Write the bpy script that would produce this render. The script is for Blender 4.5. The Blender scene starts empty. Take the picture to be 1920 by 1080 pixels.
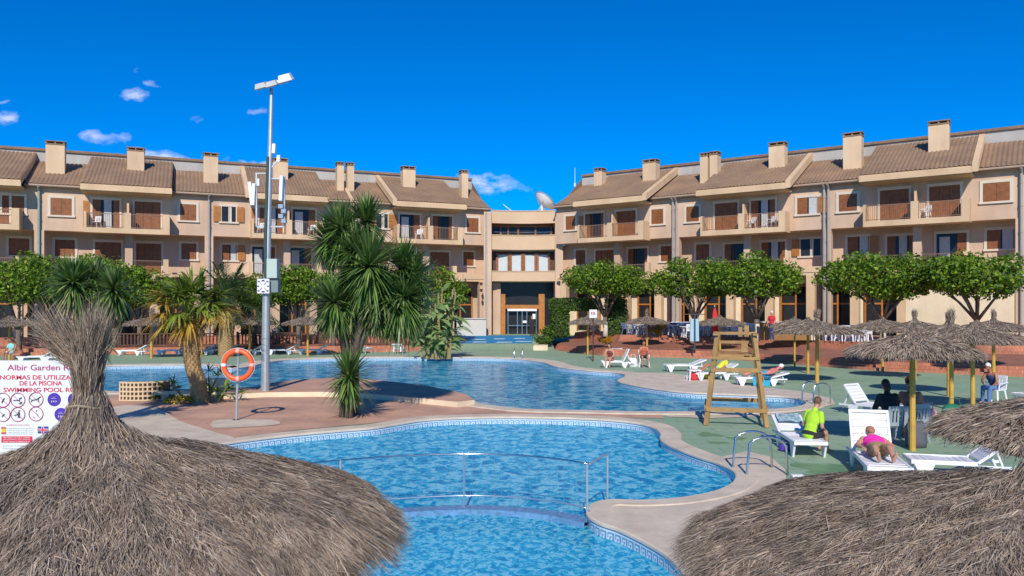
import bpy, math, random
import numpy as np
from mathutils import Vector, Matrix
random.seed(7)
rng = np.random.default_rng(11)
scene = bpy.context.scene
COL = scene.collection
PI = math.pi

# ------------------------------------------------------------------ camera
F, CX, HY, H = 1450.0, 960.0, 579.0, 3.0      # focal length in photo pixels, centre, horizon row, eye height
cam_d = bpy.data.cameras.new('camera')
cam_d.sensor_width = 36.0
cam_d.lens = 36.0 * F / 1920.0
cam_d.shift_y = (HY - 540.0) / 1920.0
cam_d.clip_start = 0.1
cam_d.clip_end = 3000
cam = bpy.data.objects.new('camera', cam_d)
cam.location = (0, 0, H)
cam.rotation_euler = (math.radians(90), 0, 0)
COL.objects.link(cam)
scene.camera = cam

# ------------------------------------------------------------------ sky and sun
SUN_EL = math.radians(34)
SUN_DX, SUN_DY = 0.05, 1.0                      # horizontal travel direction of the sunlight
world = bpy.data.worlds.new("World")
scene.world = world
world.use_nodes = True
wn, wl = world.node_tree.nodes, world.node_tree.links
wn.clear()
out = wn.new('ShaderNodeOutputWorld')
bg = wn.new('ShaderNodeBackground')
sky = wn.new('ShaderNodeTexSky')
sky.sky_type = 'NISHITA'
sky.sun_disc = False
sky.sun_elevation = SUN_EL
sky.sun_rotation = math.atan2(-SUN_DX, -SUN_DY)  # direction towards the sun, measured from +Y
sky.air_density = 1.0
sky.altitude = 2400
sky.dust_density = 0.0
sky.ozone_density = 3.0
hs = wn.new('ShaderNodeHueSaturation')
hs.inputs['Saturation'].default_value = 1.36
hs.inputs['Value'].default_value = .84
tint = wn.new('ShaderNodeMix'); tint.data_type = 'RGBA'; tint.blend_type = 'MULTIPLY'; tint.inputs[0].default_value = 1
wl.new(sky.outputs[0], tint.inputs[6]); tint.inputs[7].default_value = (.62, .86, 1.22, 1)
wl.new(tint.outputs[2], hs.inputs['Color'])
# thin clouds low in the sky
tc = wn.new('ShaderNodeTexCoord')
sep = wn.new('ShaderNodeSeparateXYZ')
wl.new(tc.outputs['Generated'], sep.inputs[0])
def wm(op, a, b=None, c=None):
    n = wn.new('ShaderNodeMath'); n.operation = op
    for i, v in enumerate((a, b, c)):
        if v is None: continue
        if isinstance(v, (int, float)): n.inputs[i].default_value = v
        else: wl.new(v, n.inputs[i])
    return n.outputs[0]
wz = wn.new('ShaderNodeTexNoise'); wz.inputs['Scale'].default_value = 26.0; wz.inputs['Detail'].default_value = 5
wl.new(tc.outputs['Generated'], wz.inputs['Vector'])
wsep = wn.new('ShaderNodeSeparateColor'); wl.new(wz.outputs['Color'], wsep.inputs[0])
yy = wm('MAXIMUM', sep.outputs[1], 0.05)
uu = wm('DIVIDE', sep.outputs[0], yy)
vv = wm('DIVIDE', sep.outputs[2], yy)
front = wm('GREATER_THAN', sep.outputs[1], 0.05)
cmb = wn.new('ShaderNodeCombineXYZ')
wl.new(wm('MULTIPLY', uu, 30.0), cmb.inputs[0]); wl.new(wm('MULTIPLY', vv, 70.0), cmb.inputs[1])
nz = wn.new('ShaderNodeTexNoise'); nz.inputs['Scale'].default_value = 1.0; nz.inputs['Detail'].default_value = 6
nz.inputs['Roughness'].default_value = 0.62
wl.new(cmb.outputs[0], nz.inputs['Vector'])
uw = wm('ADD', uu, wm('MULTIPLY', wm('SUBTRACT', wsep.outputs[0], .5), .11)); vw = wm('ADD', vv, wm('MULTIPLY', wm('SUBTRACT', wsep.outputs[1], .5), .05))
tot = None
for (px, py, rx, ry, amp) in [(255, 185, 30, 15, .85), (292, 161, 17, 8, .5), (250, 128, 14, 7, .35), (195, 262, 52, 13, .6),
                              (20, 222, 30, 15, .8), (25, 183, 18, 6, .4), (290, 300, 130, 20, 1.0), (478, 207, 14, 6, .35),
                              (930, 344, 74, 19, .85), (470, 306, 40, 8, .7), (360, 218, 24, 6, .25)]:
    du = wm('DIVIDE', wm('SUBTRACT', uw, (px - CX) / F), rx / F)
    dv = wm('DIVIDE', wm('SUBTRACT', vw, (HY - py) / F), ry / F)
    r2 = wm('ADD', wm('MULTIPLY', du, du), wm('MULTIPLY', dv, dv))
    g = wm('MULTIPLY', wm('MAXIMUM', wm('SUBTRACT', 1.0, r2), 0.0), amp)
    tot = g if tot is None else wm('MAXIMUM', tot, g)
nn = wm('MULTIPLY', wm('SUBTRACT', nz.outputs[0], 0.36), 4.2)
cl = wm('MULTIPLY', wm('MULTIPLY', tot, nn), front)
cl = wm('MINIMUM', wm('MAXIMUM', cl, 0.0), 0.8)
mix = wn.new('ShaderNodeMix'); mix.data_type = 'RGBA'
wl.new(cl, mix.inputs[0]); wl.new(hs.outputs[0], mix.inputs[6])
mix.inputs[7].default_value = (5.2, 5.8, 7.6, 1)
wl.new(mix.outputs[2], bg.inputs['Color'])
bg.inputs['Strength'].default_value = 0.145
wl.new(bg.outputs[0], out.inputs['Surface'])
sun_d = bpy.data.lights.new('sun', 'SUN')
sun_d.energy = 4.4
sun_d.angle = math.radians(0.53)
sun_d.color = (1.0, 0.93, 0.82)
sun = bpy.data.objects.new('sun', sun_d)
hv = Vector((SUN_DX, SUN_DY, 0)).normalized()
sv = Vector((hv.x * math.cos(SUN_EL), hv.y * math.cos(SUN_EL), -math.sin(SUN_EL)))
sun.rotation_euler = sv.to_track_quat('-Z', 'Y').to_euler()
COL.objects.link(sun)
scene.view_settings.view_transform = 'Standard'
scene.view_settings.look = 'None'
scene.view_settings.exposure = 0.0
scene.view_settings.gamma = 1.0
scene.cycles.max_bounces = 8
scene.cycles.transparent_max_bounces = 16

# ------------------------------------------------------------------ helpers
def G(px, py, z=0.0):
    Y = F * (H - z) / (py - HY)
    return Vector(((px - CX) * Y / F, Y, z))
def P3(px, py, Y):
    return Vector(((px - CX) * Y / F, Y, H - (py - HY) * Y / F))

def tag(o, label=None, cat=None, group=None, kind=None):
    if label: o['label'] = label
    if cat: o['category'] = cat
    if group: o['group'] = group
    if kind: o['kind'] = kind
    return o
def empty(name, label, cat, loc=(0, 0, 0), rz=0.0, group=None):
    o = bpy.data.objects.new(name, None)
    o.empty_display_size = 0.2
    o.location = loc; o.rotation_euler = (0, 0, rz)
    COL.objects.link(o)
    return tag(o, label, cat, group)
def kids(o):
    return [c for c in bpy.data.objects if c.parent == o]
def copy_tree(o, loc=None, rz=None, label=None, group=None, parent=None, scale=None):
    c = o.copy(); COL.objects.link(c)
    if parent is not None: c.parent = parent
    for ch in TREE.get(o.name, []):
        copy_tree(ch, parent=c)
    if loc is not None: c.location = loc
    if rz is not None: c.rotation_euler = (0, 0, rz)
    if label: c['label'] = label
    if group: c['group'] = group
    if scale: c.scale = scale
    return c
TREE = {}

class MB:
    def __init__(s):
        s.v = []; s.f = []; s.m = []; s.cur = 0
    def add(s, vs, fs):
        b = len(s.v)
        s.v.extend([tuple(v) for v in vs])
        for f in fs:
            s.f.append(tuple(b + i for i in f)); s.m.append(s.cur)
        return s
    def box(s, c, d, rz=0.0, M=None, taper=1.0):
        x, y, z = d[0] / 2, d[1] / 2, d[2] / 2
        vs = []
        for sz, t in ((-1, 1.0), (1, taper)):
            for sx, sy in ((-1, -1), (1, -1), (1, 1), (-1, 1)):
                vs.append(Vector((sx * x * t, sy * y * t, sz * z)))
        if M is not None: vs = [M @ v for v in vs]
        elif rz:
            R = Matrix.Rotation(rz, 3, 'Z'); vs = [R @ v for v in vs]
        vs = [v + Vector(c) for v in vs]
        return s.add(vs, [(0, 3, 2, 1), (4, 5, 6, 7), (0, 1, 5, 4), (1, 2, 6, 5), (2, 3, 7, 6), (3, 0, 4, 7)])
    def bb(s, x0, x1, y0, y1, z0, z1):
        return s.box(((x0 + x1) / 2, (y0 + y1) / 2, (z0 + z1) / 2), (abs(x1 - x0), abs(y1 - y0), abs(z1 - z0)))
    def bar(s, p, q, w, h):
        p, q = Vector(p), Vector(q); d = q - p
        R = d.to_track_quat('Z', 'Y').to_matrix()
        return s.box((p + q) / 2, (w, h, d.length), M=R)
    def cyl(s, p, q, r0, r1=None, n=10, caps=True):
        r1 = r0 if r1 is None else r1
        return s.tube([p, q], [r0, r1], n, caps)
    def tube(s, pts, r, n=8, caps=True, closed=False):
        pts = [Vector(p) for p in pts]; N = len(pts)
        if isinstance(r, (int, float)): r = [r] * N
        vs = []; prev = None
        for i, p in enumerate(pts):
            if closed: t = pts[(i + 1) % N] - pts[i - 1]
            else: t = pts[min(i + 1, N - 1)] - pts[max(i - 1, 0)]
            t.normalize()
            if prev is None:
                a = Vector((0, 0, 1)) if abs(t.z) < .9 else Vector((1, 0, 0))
                u = t.cross(a).normalized()
            else:
                u = (prev - t * prev.dot(t)).normalized()
            prev = u; w = t.cross(u)
            for k in range(n):
                a = 2 * PI * k / n
                vs.append(p + (u * math.cos(a) + w * math.sin(a)) * r[i])
        fs = []
        for i in range(N if closed else N - 1):
            j = (i + 1) % N
            for k in range(n):
                fs.append((i * n + k, i * n + (k + 1) % n, j * n + (k + 1) % n, j * n + k))
        if caps and not closed:
            fs.append(tuple(range(n))[::-1]); fs.append(tuple((N - 1) * n + k for k in range(n)))
        return s.add(vs, fs)
    def ell(s, c, r, nu=12, nv=8, M=None):
        if isinstance(r, (int, float)): r = (r, r, r)
        vs = []; fs = []
        for j in range(nv + 1):
            ph = PI * j / nv
            for i in range(nu):
                th = 2 * PI * i / nu
                v = Vector((r[0] * math.sin(ph) * math.cos(th), r[1] * math.sin(ph) * math.sin(th), r[2] * math.cos(ph)))
                if M is not None: v = M @ v
                vs.append(v + Vector(c))
        for j in range(nv):
            for i in range(nu):
                a, b = j * nu + i, j * nu + (i + 1) % nu
                fs.append((a, a + nu, b + nu, b))
        return s.add(vs, fs)
    def prism(s, pts, z0, z1, top=True, bottom=False):
        n = len(pts)
        vs = [(p[0], p[1], z0) for p in pts] + [(p[0], p[1], z1) for p in pts]
        fs = [(i, (i + 1) % n, n + (i + 1) % n, n + i) for i in range(n)]
        if top: fs.append(tuple(n + i for i in range(n)))
        if bottom: fs.append(tuple(range(n))[::-1])
        return s.add(vs, fs)
    def lathe(s, prof, n=16, c=(0, 0, 0)):
        vs = []; fs = []
        for (r, z) in prof:
            for k in range(n):
                a = 2 * PI * k / n
                vs.append((c[0] + r * math.cos(a), c[1] + r * math.sin(a), c[2] + z))
        for i in range(len(prof) - 1):
            for k in range(n):
                fs.append((i * n + k, i * n + (k + 1) % n, (i + 1) * n + (k + 1) % n, (i + 1) * n + k))
        return s.add(vs, fs)
    def build(s, name, mat=None, parent=None, loc=None, smooth=False, bevel=0):
        me = bpy.data.meshes.new(name)
        me.from_pydata(s.v, [], s.f)
        mats = mat if isinstance(mat, (list, tuple)) else [mat]
        for m in mats: me.materials.append(m)
        if len(mats) > 1: me.polygons.foreach_set('material_index', s.m)
        if smooth: me.polygons.foreach_set('use_smooth', [True] * len(me.polygons))
        me.update()
        o = bpy.data.objects.new(name, me)
        COL.objects.link(o)
        if parent is not None:
            o.parent = parent
            TREE.setdefault(parent.name, []).append(o)
        if loc is not None: o.location = loc
        if bevel:
            b = o.modifiers.new('bevel', 'BEVEL'); b.width = bevel; b.segments = 2; b.limit_method = 'ANGLE'
        return o

def npmesh(name, V, Fq, mat, parent=None, smooth=False):
    """V (n,3) array, Fq (m,4) int array"""
    me = bpy.data.meshes.new(name)
    me.vertices.add(len(V)); me.vertices.foreach_set('co', np.asarray(V, np.float32).ravel())
    k = Fq.shape[1]
    me.loops.add(Fq.size); me.loops.foreach_set('vertex_index', Fq.astype(np.int32).ravel())
    me.polygons.add(len(Fq))
    me.polygons.foreach_set('loop_start', np.arange(0, Fq.size, k, dtype=np.int32))
    me.polygons.foreach_set('loop_total', np.full(len(Fq), k, dtype=np.int32))
    if smooth: me.polygons.foreach_set('use_smooth', np.ones(len(Fq), bool))
    me.materials.append(mat)
    me.update(calc_edges=True)
    o = bpy.data.objects.new(name, me); COL.objects.link(o)
    if parent is not None:
        o.parent = parent
        TREE.setdefault(parent.name, []).append(o)
    return o

# ------------------------------------------------------------------ materials
MATS = {}
def nodes_of(name):
    m = bpy.data.materials.new(name); m.use_nodes = True
    nt = m.node_tree
    return m, nt.nodes, nt.links, nt.nodes['Principled BSDF']
def vec(nd, lk, kind='Object', scale=None):
    t = nd.new('ShaderNodeTexCoord')
    if scale is None: return t.outputs[kind]
    mp = nd.new('ShaderNodeMapping'); mp.inputs['Scale'].default_value = scale
    lk.new(t.outputs[kind], mp.inputs['Vector']); return mp.outputs[0]
def ramp(nd, lk, fac, stops):
    r = nd.new('ShaderNodeValToRGB')
    e = r.color_ramp.elements
    while len(e) < len(stops): e.new(0.5)
    for i, (p, c) in enumerate(stops):
        e[i].position = p; e[i].color = (c[0], c[1], c[2], 1)
    lk.new(fac, r.inputs[0]); return r.outputs[0]
def noise(nd, lk, v, scale, detail=4, rough=.55, dist=0):
    n = nd.new('ShaderNodeTexNoise'); n.inputs['Scale'].default_value = scale; n.inputs['Detail'].default_value = detail
    n.inputs['Roughness'].default_value = rough; n.inputs['Distortion'].default_value = dist
    lk.new(v, n.inputs['Vector']); return n.outputs[0]
def bump(nd, lk, b, hgt, strength=.3, dist=.02):
    n = nd.new('ShaderNodeBump'); n.inputs['Strength'].default_value = strength; n.inputs['Distance'].default_value = dist
    lk.new(hgt, n.inputs['Height']); lk.new(n.outputs[0], b.inputs['Normal'])
def mixc(nd, lk, fac, a, b, mode='MIX'):
    m = nd.new('ShaderNodeMix'); m.data_type = 'RGBA'; m.blend_type = mode
    for i, v in ((0, fac), (6, a), (7, b)):
        if isinstance(v, (int, float)): m.inputs[i].default_value = v
        elif isinstance(v, tuple): m.inputs[i].default_value = (v[0], v[1], v[2], 1)
        else: lk.new(v, m.inputs[i])
    return m.outputs[2]
def sc(c, k): return tuple(min(1, x * k) for x in c)
def M(name, c, rough=.7, var=.12, scale=3.0, bmp=.15, bd=.01, metal=0.0, spec=None, kind='Object', fine=30.0):
    if name in MATS: return MATS[name]
    m, nd, lk, b = nodes_of(name)
    v = vec(nd, lk, kind)
    n1 = noise(nd, lk, v, scale); n2 = noise(nd, lk, v, fine, 3)
    col = ramp(nd, lk, n1, [(.3, sc(c, 1 - var)), (.7, sc(c, 1 + var))])
    col = mixc(nd, lk, .25, col, ramp(nd, lk, n2, [(.3, sc(c, 1 - var)), (.7, sc(c, 1 + var))]))
    lk.new(col, b.inputs['Base Color'])
    b.inputs['Roughness'].default_value = rough; b.inputs['Metallic'].default_value = metal
    if spec is not None: b.inputs['Specular IOR Level'].default_value = spec
    if bmp: bump(nd, lk, b, n2, bmp, bd)
    MATS[name] = m; return m
def streaks(m):
    nd, lk = m.node_tree.nodes, m.node_tree.links; b = nd['Principled BSDF']
    src = b.inputs['Base Color'].links[0].from_socket
    v = vec(nd, lk, 'Object', (.9, .9, .14)); n = noise(nd, lk, v, 1.1, 4, .6); n2 = noise(nd, lk, vec(nd, lk), .22, 3)
    c = mixc(nd, lk, 1.0, src, ramp(nd, lk, n, [(.34, (.91, .895, .88)), (.56, (1.02, 1.02, 1.02))]), 'MULTIPLY')
    c = mixc(nd, lk, 1.0, c, ramp(nd, lk, n2, [(.35, (.92, .90, .89)), (.65, (1.05, 1.05, 1.05))]), 'MULTIPLY')
    lk.new(c, b.inputs['Base Color'])
def leafmat(name, dark, light, trans=.35, extra=None, rough=.5):
    m, nd, lk, b = nodes_of(name)
    g = nd.new('ShaderNodeNewGeometry')
    stops = [(0.0, dark), (1.0, light)] if extra is None else [(0.0, dark), (.78, light), (1.0, extra)]
    col = ramp(nd, lk, g.outputs['Random Per Island'], stops)
    n = noise(nd, lk, vec(nd, lk), 1.3, 2)
    col = mixc(nd, lk, 1.0, col, ramp(nd, lk, n, [(.3, (.7, .7, .7)), (.7, (1.25, 1.25, 1.1))]), 'MULTIPLY')
    lk.new(col, b.inputs['Base Color']); b.inputs['Roughness'].default_value = rough
    b.inputs['Specular IOR Level'].default_value = .35
    t = nd.new('ShaderNodeBsdfTranslucent'); lk.new(col, t.inputs[0])
    ms = nd.new('ShaderNodeMixShader'); ms.inputs[0].default_value = trans
    o = nd['Material Output']
    lk.new(b.outputs[0], ms.inputs[1]); lk.new(t.outputs[0], ms.inputs[2]); lk.new(ms.outputs[0], o.inputs[0])
    return m

stucco = M('stucco', (.60, .43, .305), .9, .10, .5, .25, .01, fine=14)
stucco_light = M('stucco_light', (.66, .47, .29), .9, .08, .5, .2, .01, fine=14)
chim_m = M('chimney_plaster', (.68, .50, .32), .9, .08, .8, .2, .01, fine=14)
trim = M('window_trim', (.66, .565, .45), .8, .05, 2, .05)
wood = M('shutter_wood', (.25, .085, .022), .55, .35, 4, .2, fine=25)
wood_orange = M('orange_wood', (.42, .16, .03), .5, .25, 3, .1)
dark_brown = M('dark_brown_wood', (.085, .035, .018), .6, .3, 3, .1)
glass_dark = M('window_glass', (.025, .025, .028), .12, .3, 1, 0, spec=.22)
curtain = M('curtain', (.5, .5, .5), .9, .15, 6, .1)
pipe_m = M('downpipe_metal', (.33, .31, .29), .5, .1, 2, 0)
pipe_g = M('green_downpipe', (.25, .33, .30), .5, .1, 2, 0)
rail_m = M('railing_metal', (.22, .13, .085), .5, .1, 2, 0)
gutter_m = M('gutter', (.40, .28, .20), .6, .1, 2, 0)
white_pl = M('white_plastic', (.80, .80, .82), .35, .04, 5, 0)
blue_pl = M('blue_plastic', (.07, .16, .42), .4, .1, 5, 0)
grey_pl = M('grey_plastic', (.30, .36, .40), .4, .08, 5, 0)
steel = M('steel', (.62, .64, .66), .22, .05, 5, 0, metal=1.0)
galv = M('galvanised', (.50, .54, .55), .45, .12, 4, .05, metal=.6)
bamboo = M('pole_wood', (.55, .33, .055), .6, .2, 3, .1)
bark = M('bark', (.16, .12, .09), .9, .35, 8, .6, .03)
whitewash = M('whitewash', (.6, .56, .48), .9, .1, 5, .3)
frosted = M('frosted_glass', (.55, .60, .60), .35, .06, 2, 0)
band_w = M('white_band', (.44, .425, .40), .9, .12, .7, .1)
entr = M('entrance_render', (.64, .455, .29), .88, .07, .8, .15)
cream = M('cream_render', (.78, .66, .47), .85, .06, 1.2, .15)
whitewall = M('white_wall', (.62, .60, .54), .85, .1, 1.2, .15)
chair_wood = M('weathered_pine', (.36, .215, .08), .7, .3, 3, .2, fine=20)
orange_pl = M('orange_buoy', (.85, .12, .03), .4, .06, 4, 0)
skin = M('skin', (.52, .27, .17), .55, .08, 8, .05)
skin_tan = M('tanned_skin', (.42, .17, .09), .55, .08, 8, .05)

def tile_roof_mat():
    m, nd, lk, b = nodes_of('clay_tiles')
    v = vec(nd, lk)
    n1 = noise(nd, lk, v, .6, 5); n2 = noise(nd, lk, v, 9, 4)
    w = nd.new('ShaderNodeTexWave'); w.bands_direction = 'Y'; w.inputs['Scale'].default_value = 1.1
    w.inputs['Distortion'].default_value = .6; lk.new(v, w.inputs['Vector'])
    c = ramp(nd, lk, n1, [(.3, (.23, .145, .09)), (.5, (.32, .205, .125)), (.72, (.45, .28, .15))])
    c = mixc(nd, lk, .45, c, ramp(nd, lk, n2, [(.3, (.12, .075, .05)), (.7, (.36, .22, .13))]))
    c = mixc(nd, lk, .35, c, ramp(nd, lk, w.outputs[0], [(.0, (.5, .5, .5)), (.35, (1, 1, 1))]), 'MULTIPLY')
    lk.new(c, b.inputs['Base Color']); b.inputs['Roughness'].default_value = .85
    bump(nd, lk, b, w.outputs[0], .5, .03)
    return m
tiles = tile_roof_mat()
for m_ in (stucco, stucco_light, chim_m, cream, whitewall, band_w): streaks(m_)

def deck_mat():
    m, nd, lk, b = nodes_of('green_deck_paint')
    v = vec(nd, lk)
    n1 = noise(nd, lk, v, .35, 5, .6); n2 = noise(nd, lk, v, 6, 5, .7); n3 = noise(nd, lk, v, 1.4, 4, .6, .5)
    c = ramp(nd, lk, n1, [(.3, (.24, .38, .23)), (.55, (.32, .45, .30)), (.75, (.40, .50, .37))])
    c = mixc(nd, lk, .4, c, ramp(nd, lk, n2, [(.3, (.20, .33, .20)), (.75, (.40, .48, .35))]))
    c = mixc(nd, lk, ramp(nd, lk, n3, [(.56, (0, 0, 0)), (.66, (.5, .5, .5))]), c, (.25, .28, .22))
    br = nd.new('ShaderNodeTexBrick'); br.inputs['Scale'].default_value = .45; br.inputs['Mortar Size'].default_value = .006
    br.inputs['Color1'].default_value = (1, 1, 1, 1); br.inputs['Color2'].default_value = (.93, .95, .93, 1); br.inputs['Mortar'].default_value = (.6, .65, .6, 1)
    lk.new(v, br.inputs['Vector'])
    c = mixc(nd, lk, 1.0, c, br.outputs[0], 'MULTIPLY')
    lk.new(c, b.inputs['Base Color']); b.inputs['Roughness'].default_value = .75
    bump(nd, lk, b, n2, .2, .01)
    return m
deck = deck_mat()
def paving_mat(name, c1, c2, mort, scale=2.0, rough=.85):
    m, nd, lk, b = nodes_of(name)
    v = vec(nd, lk)
    br = nd.new('ShaderNodeTexBrick'); br.inputs['Scale'].default_value = scale; br.inputs['Mortar Size'].default_value = .012
    br.inputs['Color1'].default_value = (*c1, 1); br.inputs['Color2'].default_value = (*c2, 1); br.inputs['Mortar'].default_value = (*mort, 1)
    lk.new(v, br.inputs['Vector'])
    n = noise(nd, lk, v, .8, 5, .6); n2 = noise(nd, lk, v, 11, 4, .6)
    c = mixc(nd, lk, 1.0, br.outputs[0], ramp(nd, lk, n, [(.3, (.74, .74, .76)), (.7, (1.2, 1.17, 1.12))]), 'MULTIPLY')
    c = mixc(nd, lk, .6, c, ramp(nd, lk, n2, [(.3, (.8, .8, .8)), (.7, (1.1, 1.1, 1.1))]), 'MULTIPLY')
    lk.new(c, b.inputs['Base Color']); b.inputs['Roughness'].default_value = rough
    bump(nd, lk, b, n2, .2, .01)
    return m
island_m = paving_mat('pink_paving', (.62, .36, .245), (.58, .335, .23), (.48, .30, .22), 2.2)
terr_m = paving_mat('terracotta_paving', (.34, .135, .085), (.29, .115, .075), (.42, .22, .16), 1.6)
riser_m = paving_mat('terracotta_riser', (.50, .19, .11), (.44, .165, .095), (.5, .3, .2), 2.0)
coping_m = M('cream_coping', (.64, .53, .405), .8, .20, 1.6, .3, .01, fine=9)
blue_mat = M('blue_carpet', (.01, .20, .42), .85, .1, 2, .1)
path_m = M('earth', (.22, .18, .12), .95, .2, .2, .2)

def pool_floor_mat(name, a, b_, c_, scale):
    m, nd, lk, b = nodes_of(name)
    v = vec(nd, lk)
    vo = nd.new('ShaderNodeTexVoronoi'); vo.inputs['Scale'].default_value = scale
    n0 = noise(nd, lk, v, scale * .35, 3, .6)
    mv = nd.new('ShaderNodeMix'); mv.data_type = 'VECTOR'; mv.inputs[0].default_value = .12
    lk.new(v, mv.inputs[4])
    nc = nd.new('ShaderNodeTexNoise'); nc.inputs['Scale'].default_value = 2.2; nc.inputs['Detail'].default_value = 3
    lk.new(v, nc.inputs['Vector']); lk.new(nc.outputs[1], mv.inputs[5])
    lk.new(mv.outputs[1], vo.inputs['Vector'])
    sp = nd.new('ShaderNodeSeparateColor'); lk.new(vo.outputs['Color'], sp.inputs[0])
    c = ramp(nd, lk, sp.outputs[0], [(0, a), (.5, b_), (1, c_)])
    c = mixc(nd, lk, .5, c, ramp(nd, lk, n0, [(.35, a), (.65, c_)]))
    lk.new(c, b.inputs['Base Color']); b.inputs['Roughness'].default_value = .4
    return m
floor_deep = pool_floor_mat('deep_mosaic', (.0, .27, .58), (.0, .42, .74), (.05, .60, .88), 7)
floor_kid = pool_floor_mat('shallow_mosaic', (.03, .42, .74), (.12, .62, .90), (.50, .88, .98), 10)
def water_mat(name, tint, wave, bstr, dmix=.42, gmul=.6):
    m, nd, lk, b = nodes_of(name)
    nd.remove(b)
    o = nd['Material Output']
    v = vec(nd, lk, 'Object', (1, .8, 1))
    n1 = noise(nd, lk, v, wave, 3, .6, .8); n2 = noise(nd, lk, v, wave * 3.1, 2, .5, .5)
    ad = nd.new('ShaderNodeMath'); ad.operation = 'MULTIPLY_ADD'; ad.inputs[1].default_value = .35
    lk.new(n2, ad.inputs[0]); lk.new(n1, ad.inputs[2])
    bp = nd.new('ShaderNodeBump'); bp.inputs['Strength'].default_value = bstr; bp.inputs['Distance'].default_value = .08
    lk.new(ad.outputs[0], bp.inputs['Height'])
    gl = nd.new('ShaderNodeBsdfGlossy'); gl.inputs['Roughness'].default_value = .03
    lk.new(bp.outputs[0], gl.inputs['Normal'])
    rf = nd.new('ShaderNodeBsdfTransparent'); rf.inputs[0].default_value = (*tint, 1)
    rr = nd.new('ShaderNodeBsdfRefraction'); rr.inputs['IOR'].default_value = 1.2; rr.inputs[0].default_value = (*tint, 1)
    lk.new(bp.outputs[0], rr.inputs['Normal'])
    df = nd.new('ShaderNodeBsdfDiffuse'); 
    lk.new(ramp(nd, lk, ad.outputs[0], [(.42, (.0, .12, .34)), (.55, (.0, .31, .58)), (.65, (.0, .52, .78)), (.76, (.32, .82, .95))]), df.inputs[0])  # caustic light and bright ripple highlights painted into the water's diffuse colour
    m1 = nd.new('ShaderNodeMixShader'); m1.inputs[0].default_value = dmix
    lk.new(rf.outputs[0], m1.inputs[1]); lk.new(df.outputs[0], m1.inputs[2])
    fr = nd.new('ShaderNodeFresnel'); fr.inputs['IOR'].default_value = 1.33; lk.new(bp.outputs[0], fr.inputs['Normal'])
    mn = nd.new('ShaderNodeMath'); mn.operation = 'MULTIPLY'; mn.inputs[1].default_value = gmul; mn.use_clamp = True; lk.new(fr.outputs[0], mn.inputs[0])
    m2 = nd.new('ShaderNodeMixShader'); lk.new(mn.outputs[0], m2.inputs[0])
    lk.new(m1.outputs[0], m2.inputs[1]); lk.new(gl.outputs[0], m2.inputs[2]); lk.new(m2.outputs[0], o.inputs[0])
    return m
water_a = water_mat('main_pool_water', (.42, .85, .97), 1.6, .30, .5, .62)
water_b = water_mat('near_pool_water', (.50, .90, .98), 4.2, .8, .6, .40)
water_c = water_mat('kids_pool_water', (.75, .95, .99), 9.5, .8, .55, .36)

# Greek key tile band: built from u (along) and v (up) stored in a UV map
def key_mat():
    m, nd, lk, b = nodes_of('greek_key_tiles')
    uv = nd.new('ShaderNodeUVMap'); uv.uv_map = 'UVMap'
    s = nd.new('ShaderNodeSeparateXYZ'); lk.new(uv.outputs[0], s.inputs[0])
    def mt(op, a, b2=None):
        n = nd.new('ShaderNodeMath'); n.operation = op
        for i, x in enumerate((a, b2)):
            if x is None: continue
            if isinstance(x, (int, float)): n.inputs[i].default_value = x
            else: lk.new(x, n.inputs[i])
        return n.outputs[0]
    # 8 x 7 cell pattern sampled with nested comparisons
    u = mt('FLOOR', mt('MULTIPLY', mt('FRACT', s.outputs[0]), 8)); v = mt('FLOOR', mt('MULTIPLY', s.outputs[1], 7))
    pat = ["########", "........", "######.#", "#....#.#", "#.##.#.#", "#..#...#"[::1], "########"]
    tot = None
    for r, row in enumerate(pat):
        for c, ch in enumerate(row):
            if ch == '.':
                e = mt('MULTIPLY', mt('COMPARE', u, c), mt('COMPARE', v, 6 - r))
                tot = e if tot is None else mt('ADD', tot, e)
    for n in nd:
        if n.bl_idname == 'ShaderNodeMath' and n.operation == 'COMPARE': n.inputs[2].default_value = .1
    c = mixc(nd, lk, tot, (.16, .30, .46), (.60, .70, .76))
    lk.new(c, b.inputs['Base Color']); b.inputs['Roughness'].default_value = .25
    return m
key_m = key_mat()

# ------------------------------------------------------------------ pools, deck and paving
def smooth_closed(pts, sub=6):
    out = []; n = len(pts)
    for i in range(n):
        p0, p1, p2, p3 = pts[i - 1], pts[i], pts[(i + 1) % n], pts[(i + 2) % n]
        for k in range(sub):
            t = k / sub
            out.append(0.5 * ((2 * p1) + (p2 - p0) * t + (2 * p0 - 5 * p1 + 4 * p2 - p3) * t * t + (3 * p1 - p0 - 3 * p2 + p3) * t ** 3))
    return out
def ccw(pts):
    a = sum(pts[i - 1][0] * pts[i][1] - pts[i][0] * pts[i - 1][1] for i in range(len(pts)))
    return pts if a > 0 else pts[::-1]
def offset(pts, w):
    n = len(pts); res = []
    for i in range(n):
        t = pts[(i + 1) % n] - pts[i - 1]; t = Vector((t[0], t[1])).normalized()
        nrm = Vector((t[1], -t[0]))          # outward for ccw
        ww = w(pts[i]) if callable(w) else w
        res.append(Vector((pts[i][0] + nrm[0] * ww, pts[i][1] + nrm[1] * ww)))
    return res
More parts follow.
